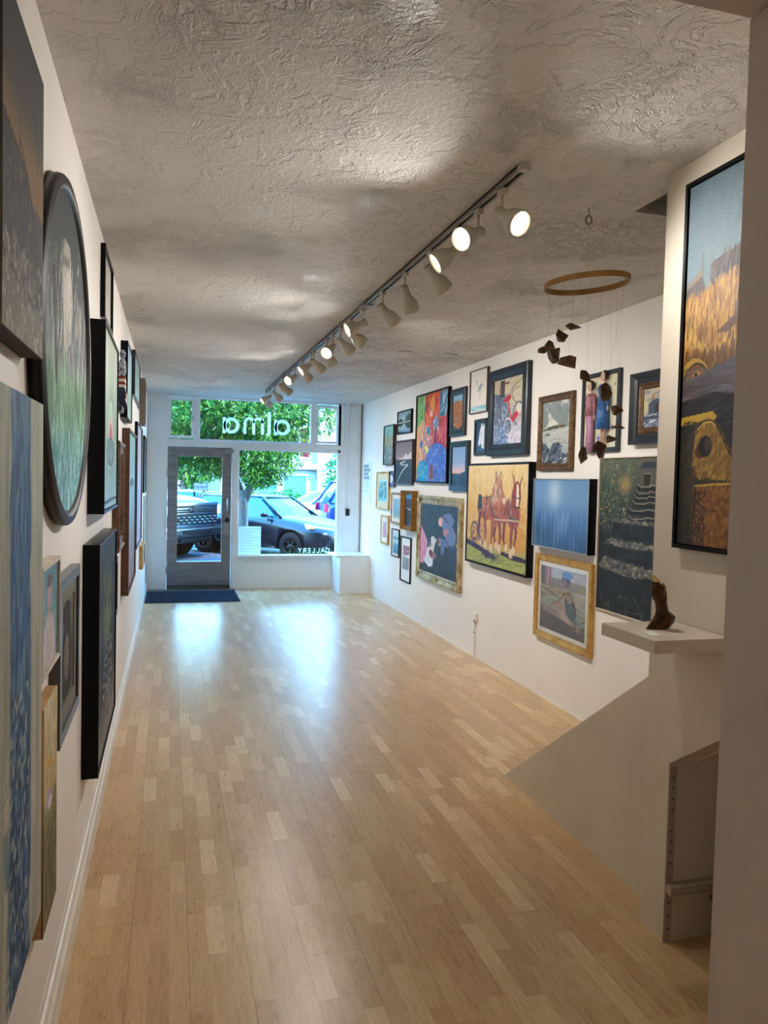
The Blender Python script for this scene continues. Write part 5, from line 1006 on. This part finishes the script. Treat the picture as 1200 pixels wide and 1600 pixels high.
def leaves(mb, rnd, c, r, n, ln, wd, droop=.8):
    for _ in range(n):
        d_ = Vector((rnd.gauss(0, 1), rnd.gauss(0, 1), rnd.gauss(0, 1))).normalized()*(rnd.random()**.4)
        cc = Vector((c[0]+d_.x*r[0], c[1]+d_.y*r[1], c[2]+d_.z*r[2])); ax = Vector((rnd.gauss(0, 1), rnd.gauss(0, 1), -droop)).normalized()
        for k in range(9):
            p = cc+ax*(k-4)*ln*.28; t = (ax+Vector((rnd.gauss(0, 1), rnd.gauss(0, 1), rnd.gauss(0, .6)-.35))*.75).normalized(); s = t.cross(Vector((rnd.gauss(0, 1), rnd.gauss(0, 1), rnd.gauss(0, 1)))).normalized()*wd*.5
            l_ = ln*(.7+.6*rnd.random()); mid = p+t*l_*.45+s.cross(t)*.15; o = len(mb.v)
            mb.v += [tuple(p), tuple(p+t*l_*.45+s), tuple(p+t*l_), tuple(p+t*l_*.45-s)]; mb.f.append((o, o+1, o+2, o+3)); mb.sm.append(False)
def tree(x, y, z, label, blobs, trunk, seed, mats='leaf', ln=.115, wd=.026, name='street_tree'):
    e = empty(name, (x, y, z)); thing(e, label, 'tree'); rnd = random.Random(seed)
    k = MB()
    for path, r in trunk: k.tube(path, r, 10)
    k.build('trunk', 'bark', e)
    f = MB()
    for c, r, n in blobs: leaves(f, rnd, c, r, n, ln, wd)
    f.build('foliage', mats, e); return e
tree(1.66, 14.25, -.06, 'leafy street tree on the sidewalk outside the window',
     [((-1.2, .2, 3.2), (1.7, 1.0, .9), 1500), ((.1, .2, 3.1), (1.1, 1.1, .9), 1150), ((.35, 0, 2.2), (.7, .7, .55), 520), ((1.2, .3, 3.3), (.9, .9, .8), 520), ((-.9, .5, 2.3), (.75, .6, .45), 400), ((.25, -.1, 1.78), (.38, .4, .22), 120), ((-.45, .3, 2.15), (.5, .5, .45), 330), ((-1.6, .4, 2.1), (.6, .6, .4), 300), ((-2.6, .6, 3.2), (1.0, 1.0, 1.2), 500), ((.2, .2, 4.2), (2.2, 1.3, .8), 700), ((.75, .1, 2.55), (.55, .5, .4), 170), ((2.6, .4, 3.7), (.9, .8, .6), 160)],
     [([(0, 0, -.02), (-.03, 0, .6), (-.02, .02, 1.25), (-.05, .03, 1.5)], [.13, .11, .10, .10]), ([(-.02, .02, 1.3), (-.2, .05, 1.8), (-.5, .1, 2.5), (-1.1, .2, 3.3)], [.08, .07, .05, .03]), ([(-.02, .02, 1.25), (.16, .02, 1.7), (.22, .05, 2.3), (.5, .1, 3.2)], [.085, .07, .05, .03]), ([(.2, .03, 1.9), (.7, .1, 2.6), (1.4, .2, 3.4)], [.05, .04, .02])], 5)
tree(-3.4, 25.5, GZ, 'leafy tree across the road seen above the pickup', [((0, 0, 3.2), (2.3, 1.8, 1.6), 900), ((1.8, 0, 2.7), (1.4, 1.2, .9), 420)], [([(0, 0, -.02), (.1, 0, 1.3), (0, 0, 2.8)], [.2, .17, .12])], 9, 'leaf', .22, .07)
tree(.9, 34.0, GZ, 'tall tree far across the street behind the white cars', [((0, 0, 3.6), (2.4, 2, 2.2), 800), ((-3, 0, 3.8), (2.4, 2, 2.), 800)], [([(0, 0, -.02), (0, 0, 2.8)], [.2, .14])], 12, 'leaf', .3, .1)
def bush(x, y, z, s, seed, label):
    f = MB(); rnd = random.Random(seed); leaves(f, rnd, (0, 0, s[2]), s, 220, .2, .1, .1)
    e = empty('bush', (x, y, z)); thing(e, label, 'bush', None); f.build('foliage', 'hedge', e); k = MB(); k.tube([(0, 0, -.01), (0, 0, s[2])], [.05, .03], 6); k.build('stem', 'bark', e)
bush(5.2, 33.0, GZ, (.9, .6, .75), 2, 'round dark green bush below the shop window across the street')
bush(7.5, 32.4, GZ, (.8, .6, 1.6), 3, 'tall green bush against the brick corner across the street')
bush(3.1, 33.0, GZ, (.8, .6, .7), 4, 'low green bush beside the pale car roof')
# brick building across the street
def brickmat():
    m, nt, b = newmat('pale_red_brick'); bt = nd(nt, 'ShaderNodeTexBrick'); co = objco(nt)
    mp = nd(nt, 'ShaderNodeCombineXYZ'); sp = nd(nt, 'ShaderNodeSeparateXYZ'); L(nt, co, sp.inputs[0]); L(nt, sp.outputs[0], mp.inputs[0]); L(nt, sp.outputs[2], mp.inputs[1])
    L(nt, mp.outputs[0], bt.inputs['Vector']); bt.inputs['Scale'].default_value = 3.; bt.inputs['Color1'].default_value = lin('#8a6260'); bt.inputs['Color2'].default_value = lin('#785256'); bt.inputs['Mortar'].default_value = lin('#a08e8a')
    L(nt, bt.outputs[0], b.inputs['Base Color']); b.inputs['Roughness'].default_value = .8; return m
M['brick'] = brickmat(); M['stucco'] = mat('white_stucco', '#9fa6a8', .8); M['wglass'] = mat('dark_window_glass', '#4a7f8c', .1, spec=.8); M['magenta'] = mat('magenta_banner', '#5a0e24', .8, spec=.1)
e = empty('brick_building', (7.0, 36, GZ)); thing(e, 'pale brick and white building across the street', 'building')
k = MB(); k.box(.35, 9, 0, 6, 0, 7.5); k.build('brick_wall', 'brick', e)
k = MB(); k.box(-3.2, .2, .3, 6, 0, 7.5); k.build('stucco_wall', 'stucco', e)
k = MB(); k.box(-3.2, .25, -.1, .3, 2.35, 2.62); k.box(.1, .36, -.15, .3, 0, 7.5); k.build('cornice', 'stucco', e)
for x in (-2.9, -1.5): 
    f = MB(); f.box(x, x+1.2, .22, .3, .7, 2.1); f = f.build('window', 'trim', e); g = MB(); g.box(x+.06, x+1.14, .2, .24, .76, 2.04); g.build('pane', 'wglass', f)
f = MB(); f.box(-.78, -.15, .2, .3, 2.85, 4.4); f = f.build('window', 'trim', e); g = MB(); g.box(-.68, -.25, .17, .22, 2.95, 4.3); g.build('banner', 'magenta', f)
for x in (1.2, 3.6): 
    f = MB(); f.box(x, x+1.3, -.05, .02, 3.2, 5.0); f = f.build('window', 'trim', e); g = MB(); g.box(x+.08, x+1.22, -.07, -.04, 3.28, 4.92); g.build('pane', 'wglass', f)
e = empty('stucco_building', (-9, 42, GZ)); thing(e, 'long pale building far across the street behind the trees', 'building')
k = MB(); k.box(-14, 12, 0, 6, 0, 5.5); k.build('wall', 'stucco', e)
for i in range(7): f = MB(); f.box(-12+i*3.3, -10.4+i*3.3, -.05, .02, 1, 2.6); f = f.build('window', 'trim', e); g = MB(); g.box(-11.9+i*3.3, -10.5+i*3.3, -.07, -.04, 1.1, 2.5); g.build('pane', 'wglass', f)
k = MB(); k.box(-14.3, 12.3, -.3, .2, 5.3, 5.7); k.build('cornice', 'trim', e)

# ------------------------------------------------------------------ cars
def paint_(name, c, coat=1., rough=.35, metal=.3): return mat(name, c, rough, metal, c2=c, coat=coat, spec=.35)
M['tyre'] = mat('tyre_rubber', '#08090a', .8, spec=.2); M['rim'] = mat('dark_alloy', '#15181c', .35, .5); M['rimlight'] = mat('bright_alloy', '#b8bcc0', .25, .9)
M['carglass'] = mat('tinted_car_glass', '#123c4c', .06, spec=.5, coat=0.); M['headlight'] = mat('headlight_lens', '#e8f0f2', .08, coat=1.); M['amber'] = mat('amber_lens', '#d8742c', .2, coat=1.); M['redlens'] = mat('red_tail_lens', '#c21c3c', .2, coat=1.); M['arch'] = mat('wheel_well', '#030303', .9, spec=.1); M['grillem'] = mat('grille_black', '#050506', .5, spec=.2); M['chromec'] = mat('chrome_trim', '#8f979c', .15, 1.)
def wheel(parent, x, y, r, wd, rimm, side):
    k = MB(); pr = [(r*.60, -wd/2), (r*.93, -wd/2), (r*.985, -wd*.42), (r, -wd*.25), (r, wd*.25), (r*.985, wd*.42), (r*.93, wd/2), (r*.60, wd/2)]
    k.lathe(pr, Matrix.Rotation(PI/2, 4, 'X'), 36, True, False); o = k.build('wheel', 'tyre', parent); o.location = (x, y, r)
    k = MB(); yo = side*wd*.36
    k.lathe([(r*.62, -.02), (r*.62, .02), (r*.57, .02), (r*.57, -.02)], Matrix.Translation((0, yo, 0)) @ Matrix.Rotation(PI/2, 4, 'X'), 32, True, False)
    for a in range(10):
        an = a*PI/5+(.12 if a % 2 else -.12); c, s = math.cos(an), math.sin(an); k.tube([(r*.08*c, yo, r*.08*s), (r*.58*c, yo, r*.58*s)], [r*.05, r*.035], 6)
    k.lathe([(r*.15, -.03), (r*.15, .03)], Matrix.Translation((0, yo, 0)) @ Matrix.Rotation(PI/2, 4, 'X'), 16); k.build('rim', rimm, o)
    k = MB(); k.lathe([(r*.56, -.01), (r*.56, .01)], Matrix.Translation((0, yo*.5, 0)) @ Matrix.Rotation(PI/2, 4, 'X'), 24); k.build('brake_disc', 'arch', o)
def car(name, label, cat, loc, ang, pm, S, G, wh, r, rimm='rim', wagon=True, truck=False, tail='redlens', detail=True):
    """S: body stations (x, zbot, zbelt, ztop, wbot, wbelt, wtop); G: greenhouse x positions (cowl, roof front, roof rear, rear base), belt z, roof z, belt w, roof w"""
    e = empty(name, (loc[0], loc[1], GZ), ang); thing(e, label, cat)
    k = MB(); R_ = []
    for x, zb, zt, zc, wb_, wt, wc in S:
        half = [(wb_*.5, zb), (wb_, zb+.03), (wt*1.0, zb+(zt-zb)*.35), (wt, zb+(zt-zb)*.7), (wt*.985, zt), (wc, zc-.03), (wc*.55, zc), (0, zc+.008)]
        R_.append([(x, w_, z) for w_, z in half]+[(x, -w_, z) for w_, z in half[-2::-1]]+[(x, 0, zb)])
    k.rings(R_, True); body = k.build('body', pm, e)
    sub = body.modifiers.new('s', 'SUBSURF'); sub.levels = sub.render_levels = 1
    cut = MB()
    for x in wh: cut.lathe([(r*1.17, -1.4), (r*1.17, 1.4)], Matrix.Translation((x, 0, r)) @ Matrix.Rotation(PI/2, 4, 'X'), 40, False)
    co_ = cut.build('cut', None); bo = body.modifiers.new('b', 'BOOLEAN'); bo.object = co_; bo.operation = 'DIFFERENCE'; bo.solver = 'EXACT'
    co_.parent = e; bpy.context.view_layer.update(); dg = bpy.context.evaluated_depsgraph_get(); me = bpy.data.meshes.new_from_object(body.evaluated_get(dg)); body.modifiers.clear(); body.data = me; bpy.data.objects.remove(co_)
    wbm = max(s[4] for s in S)
    k = MB()
    for x in wh: k.lathe([(r*1.165, -wbm*.86), (r*1.165, wbm*.86)], Matrix.Translation((x, 0, r)) @ Matrix.Rotation(PI/2, 4, 'X'), 32, True, False); k.box(x-r*1.1, x+r*1.1, -wbm*.4, wbm*.4, r*.3, r*1.2)
    k.build('wheel_well', 'arch', e)
    for x in wh:
        for s in (-1, 1): wheel(e, x, s*(wbm-.10), r, .21, rimm, s)
    (xc, xf, xr, xb), zb, zr, wb_, wr = G
    # glasshouse
    rs = []
    for f, (zz, ww) in enumerate(((zb-.03, wb_), (zb+.5*(zr-zb), wb_*.52+wr*.5), (zr-.02, wr))):
        t = (0, .52, 1)[f]; a = xc+(xf-xc)*t; d_ = xb+(xr-xb)*t
        rs.append([(a, -ww*.75, zz), (a+.04, 0, zz), (a, ww*.75, zz), (a-.13, ww, zz), ((a+d_)/2, ww*1.01, zz), (d_+.06, ww, zz), (d_, ww*.8, zz), (d_-.03, 0, zz), (d_, -ww*.8, zz), (d_+.06, -ww, zz), ((a+d_)/2, -ww*1.01, zz), (a-.13, -ww, zz)])
    k = MB(); k.rings(rs); k.build('window_glass', 'carglass', e)
    k = MB(); q = [(xf+.03, -wr*.75), (xf+.07, 0), (xf+.03, wr*.75), (xf-.12, wr), ((xf+xr)/2, wr*1.02), (xr+.04, wr), (xr-.04, wr*.75), (xr-.07, 0), (xr-.04, -wr*.75), (xr+.04, -wr), ((xf+xr)/2, -wr*1.02), (xf-.12, -wr)]
    k.rings([[(x, y, zr-.03) for x, y in q], [(x, y, zr) for x, y in q], [(xr/2+xf/2+(x-xf/2-xr/2)*.9, y*.85, zr+.03) for x, y in q], [(xr/2+xf/2+(x-xf/2-xr/2)*.6, y*.5, zr+.042) for x, y in q]], True); k.build('roof', pm, e)
    for s in (-1, 1):
        k = MB(); k.tube([(xc+.02, s*wb_*.93, zb-.02), (xf-.02, s*wr*.93, zr)], [.035, .03], 6); k.build('pillar', pm, e)
        k = MB(); m_ = (xc+xb)/2-.1; k.tube([(m_, s*wb_*1.0, zb-.02), (m_, s*wr*1.0, zr-.01)], .03, 6); k.build('pillar', 'arch', e)
        k = MB(); k.tube([(xb+.25, s*wb_*.99, zb-.02), (xr+.15, s*wr*.98, zr)], [.045, .04], 6); k.tube([(xb+.03, s*wb_*.9, zb-.02), (xr, s*wr*.9, zr)], [.05, .05], 6); k.build('pillar', pm, e)
        if detail:
            k = MB(); k.ell((xc-.32, s*(wb_+.16), zb+.05), (.09, .10, .07), 12, 8); k.tube([(xc-.34, s*wb_, zb), (xc-.33, s*(wb_+.12), zb+.03)], .02, 6); k.build('side_mirror', pm, e)
            for x in ((xc+xb)/2-.05, xb+.55): k = MB(); k.box(x-.02, x+.17, s*(wb_+.075), s*(wb_+.1), zb-.17, zb-.14, .006); k.build('door_handle', pm if not truck else 'chromec', e)
            k = MB()
            for x in (xc-.15, (xc+xb)/2-.1): k.box(x-.004, x+.004, s*(wbm+.008), s*(wbm-.03), .32, zb-.05)
            k.build('door_seam', 'arch', e)
    return e
navy = paint_('dark_navy_car_paint', '#04070f', .12, .3, 0.)
SED = [(2.42, .42, .60, .66, .45, .55, .40), (2.34, .28, .66, .76, .66, .74, .60), (2.1, .22, .72, .86, .80, .86, .68), (1.6, .20, .80, .96, .86, .89, .74), (1.0, .20, .88, 1.03, .88, .90, .78), (.62, .20, .92, 1.05, .88, .90, .80), (-.3, .20, .94, 1.0, .88, .90, .78), (-1.3, .20, .96, 1.02, .88, .90, .78), (-2.0, .26, .96, 1.05, .84, .88, .76), (-2.35, .36, .95, 1.05, .76, .82, .70), (-2.42, .45, .90, .98, .60, .70, .6)]
th = -PI/4*1.02
hx, hy = math.cos(th), math.sin(th)
# near front wheel of the wagon stands at (3.10, 17.7)
def place(frontwheel_local, side, at):
    lx, ly = frontwheel_local, side; return at[0]-(lx*hx-ly*hy), at[1]-(lx*hy+ly*hx)
lc = place(1.42, -.78, (3.12, 17.75))
sd = car('station_wagon', 'dark navy station wagon parked nose-right outside the big window', 'car', lc, th, navy, SED, ((1.02, .35, -1.75, -2.2), 1.0, 1.45, .80, .60), (1.42, -1.33), .33)
for s in (-1, 1):
    k = MB(); k.rings([[(2.30, s*.30, .62), (2.30, s*.30, .74), (2.33, s*.42, .76), (2.34, s*.42, .64)], [(2.22, s*.62, .66), (2.20, s*.62, .79), (2.20, s*.63, .80), (2.22, s*.64, .66)], [(1.86, s*.84, .76), (1.80, s*.82, .88), (1.80, s*.84, .88), (1.86, s*.86, .76)]]); k.build('headlight', 'headlight', sd)
    k = MB(); k.ell((1.98, s*.80, .77), (.07, .05, .035), 8, 6); k.build('turn_signal', 'amber', sd)
k = MB(); k.box(2.36, 2.44, -.36, .36, .50, .66, .02); k.build('grille', 'grillem', sd)
k = MB(); k.box(2.3, 2.44, -.5, .5, .28, .42, .03); k.build('air_intake', 'grillem', sd)
k = MB(); k.box(2.44, 2.455, -.2, .2, .44, .54); k.build('licence_plate', 'card', sd)
for s in (-1, 1): k = MB(); k.tube([(-1.7, s*.5, 1.52), (-1.6, s*.5, 1.56), (.1, s*.5, 1.56), (.2, s*.5, 1.52)], .018, 6); k.build('roof_rail', 'chromec', sd)
for s in (-1, 1): k = MB(); k.box(-1.0, 1.0, s*.88, s*.905, .26, .30, .005); k.build('sill_trim', 'chromec', sd)
# pickup
TR = [(2.95, .62, .95, 1.05, .80, .92, .70), (2.88, .50, 1.05, 1.18, .90, .97, .80), (2.5, .45, 1.10, 1.26, .95, 1.0, .84), (1.8, .42, 1.14, 1.32, .96, 1.0, .86), (1.25, .42, 1.16, 1.34, .96, 1.0, .88), (.2, .42, 1.18, 1.28, .96, 1.0, .88), (-.9, .42, 1.18, 1.28, .96, 1.0, .88), (-1.0, .42, 1.16, 1.20, .96, 1.0, .9), (-2.8, .45, 1.16, 1.20, .96, 1.0, .9), (-2.95, .5, 1.14, 1.18, .92, .98, .88)]
th2 = math.atan2(-.62, .79); tq = .62, 18.2
tx, ty = tq[0]-2.98*math.cos(th2), tq[1]-2.98*math.sin(th2)
tk = car('pickup_truck', 'pickup truck with big chrome and black grille seen through the door', 'pickup truck', (tx, ty), th2, paint_('deep_blue_truck_paint', '#16344c', .3, .25, 0.), TR, ((1.3, .75, -.75, -1.0), 1.26, 1.86, .86, .70), (1.95, -1.75), .42, 'rimlight', truck=True)
tk.scale = (1.1, 1.1, 1.16)
k = MB(); k.box(2.86, 3.0, -.86, .86, .70, 1.12, .03); k.build('grille', 'grillem', tk)
k = MB()
k.box(2.98, 3.03, -.84, .84, 1.07, 1.13, .012); k.box(2.98, 3.03, -.62, .62, .905, .93, .008)
for rw in range(3):
    for c in range(-4, 5): x0 = c*.18+(.09 if rw % 2 else 0); z0 = .735+rw*.055; k.tube([(3.01, x0-.06, z0+.018), (3.02, x0-.03, z0), (3.02, x0+.03, z0), (3.01, x0+.06, z0+.018)], .006, 5)
for s in (-1, 1): k.box(2.99, 3.03, s*.2, s*.62, 1.0, 1.03, .005); k.box(2.99, 3.03, s*.2, s*.62, .96, .975, .004)
k.build('grille_bars', 'chromec', tk)
def bow(s, y0): # emblem outline: slanted cross shape
    return [(-.17*s, .028*s), (-.05*s, .028*s), (-.05*s, .055*s), (.07*s, .055*s), (.062*s, .028*s), (.18*s, .028*s), (.17*s, -.028*s), (.05*s, -.028*s), (.05*s, -.055*s), (-.07*s, -.055*s), (-.062*s, -.028*s), (-.18*s, -.028*s)]
k = MB(); k.prism([(a, b_+1.0) for a, b_ in bow(1.1, 0)], 'x', 3.01, 3.04); em = k.build('emblem', 'chromec', tk)
k = MB(); k.prism([(a, b_+1.0) for a, b_ in bow(.9, 0)], 'x', 3.035, 3.045); k.build('emblem_fill', 'grillem', em)
for s in (-1, 1):
    k = MB(); k.box(2.80, 3.0, s*.80, s*.97, .86, 1.10, .03); k.build('headlight', 'headlight', tk)
    k = MB(); k.box(2.93, 3.02, s*.62, s*.80, .50, .58, .012); k.build('tow_hook', mat('red_tow_hook', '#c0392b', .4), tk)
k = MB(); k.box(2.84, 3.10, -.98, .98, .46, .66, .05); k.build('bumper', mat('bumper_chrome', '#c4ccd0', .2, 1.), tk)
k = MB(); k.box(2.9, 3.06, -.55, .55, .34, .46, .03); k.box(3.0, 3.11, -.5, .5, .52, .6, .01); k.build('lower_grille', 'grillem', tk)
# far cars
WH = paint_('white_car_paint', '#b4bcc0', .3, .3, 0.); SB = paint_('sky_blue_car_paint', '#3f86b4', .3, .3, 0.); DB = paint_('deep_blue_car_paint', '#10245c', .3, .25, 0.); LB = paint_('pale_silver_car_paint', '#7f8e96', .3, .3, 0.)
car('sedan', 'white sedan across the road behind the wagon windshield', 'car', (6.0, 28.2), PI+.25, WH, SED, ((1.02, .35, -1.2, -1.8), 1.0, 1.43, .80, .60), (1.42, -1.33), .32, 'rimlight')
rb = car('hatchback', 'dark blue hatchback with red tail light at right window edge', 'car', (7.25, 22.6), 0., DB, [(x*.9, a, b_+.1, c+.1, d_, f_, g_) for x, a, b_, c, d_, f_, g_ in SED], ((.9, .3, -1.8, -2.15), 1.1, 1.62, .80, .62), (1.25, -1.25), .33)
rb.scale = (1.15, 1.15, 1.15)
for s in (-1, 1): k = MB(); k.rings([[(-2.24, s*.60, .82), (-2.22, s*.60, 1.04), (-2.20, s*.66, 1.04), (-2.22, s*.66, .82)], [(-1.65, s*.88, .93), (-1.65, s*.86, 1.04), (-1.65, s*.91, 1.04), (-1.65, s*.93, .93)]]); k.build('tail_light', 'redlens', rb)
car('sedan', 'pale silver car behind the tree trunk across the road', 'car', (1.5, 25.6), .1, LB, SED, ((1.02, .35, -1.2, -1.8), 1.0, 1.43, .80, .60), (1.42, -1.33), .32, 'rimlight')
b2_ = car('hatchback', 'sky blue car far behind, top left of the door glass', 'car', (-.9, 29.5), .1, SB, SED, ((1.02, .35, -1.9, -2.2), 1.05, 1.6, .80, .62), (1.42, -1.33), .32, 'rimlight')
# grass tufts and planter strip at the foot of the window
k = MB(); rnd = random.Random(4)
for i in range(260):
    x = 1.4+rnd.random()*1.5; y = D+.35+rnd.random()*.25; hgt = .42+.2*rnd.random(); dx = (rnd.random()-.5)*.14
    k.add([(x, y, -.06), (x+.008, y, -.06), (x+dx, y+.02, hgt)], [(0, 1, 2)])
o = k.build('ornamental_grass', 'hedge'); o['kind'] = 'stuff'; thing(o, 'thin green grass blades growing outside under the big window', 'grass')

# ------------------------------------------------------------------ light, sky, camera
wd = bpy.data.worlds.new('sky'); SC.world = wd; wd.use_nodes = True; nt = wd.node_tree; bg = nt.nodes['Background']
tc = nd(nt, 'ShaderNodeTexCoord'); sp = nd(nt, 'ShaderNodeSeparateXYZ'); L(nt, tc.outputs['Generated'], sp.inputs[0])
L(nt, ramp(nt, sp.outputs[2], [(0., '#c4e4f2'), (.12, '#9ad2f0'), (.4, '#5cacea'), (1., '#3a8cdc')]), bg.inputs[0]); bg.inputs[1].default_value = 23.
sn = bpy.data.lights.new('sun', 'SUN'); sn.energy = 9; sn.angle = .01; sn.color = (1, .95, .86); so = bpy.data.objects.new('sun', sn); COL.objects.link(so)
so.rotation_euler = Vector((-.35, .62, -.85)).to_track_quat('-Z', 'Y').to_euler(); so.location = (5, -5, 12)
cam = bpy.data.cameras.new('camera'); co = bpy.data.objects.new('camera', cam); COL.objects.link(co); SC.camera = co
fpx, yaw, pitch, roll = 1186.77, .275001, -.0422112, .0241065
cam.sensor_fit = 'VERTICAL'; cam.sensor_height = 36.; cam.lens = fpx/1600*36.; cam.clip_start = .05; cam.clip_end = 300
fwd = Vector((math.sin(yaw)*math.cos(pitch), math.cos(yaw)*math.cos(pitch), math.sin(pitch))); r0 = Vector((math.cos(yaw), -math.sin(yaw), 0)); u0 = r0.cross(fwd)
rv = math.cos(roll)*r0+math.sin(roll)*u0; uv_ = -math.sin(roll)*r0+math.cos(roll)*u0
mx = Matrix((rv, uv_, -fwd)).transposed().to_4x4(); mx.translation = (.3337, 0, 1.6886); co.matrix_world = mx
SC.view_settings.view_transform = 'Standard'; SC.view_settings.look = 'None'; SC.view_settings.gamma = 1.; SC.view_settings.exposure = .62
SC.view_settings.use_curve_mapping = False
SC.cycles.use_denoising = True; SC.cycles.adaptive_threshold = .015
SC.cycles.max_bounces = 8; SC.cycles.diffuse_bounces = 5; SC.cycles.glossy_bounces = 4; SC.cycles.transparent_max_bounces = 12; SC.cycles.sample_clamp_indirect = 8.; SC.cycles.caustics_reflective = False; SC.cycles.caustics_refractive = False
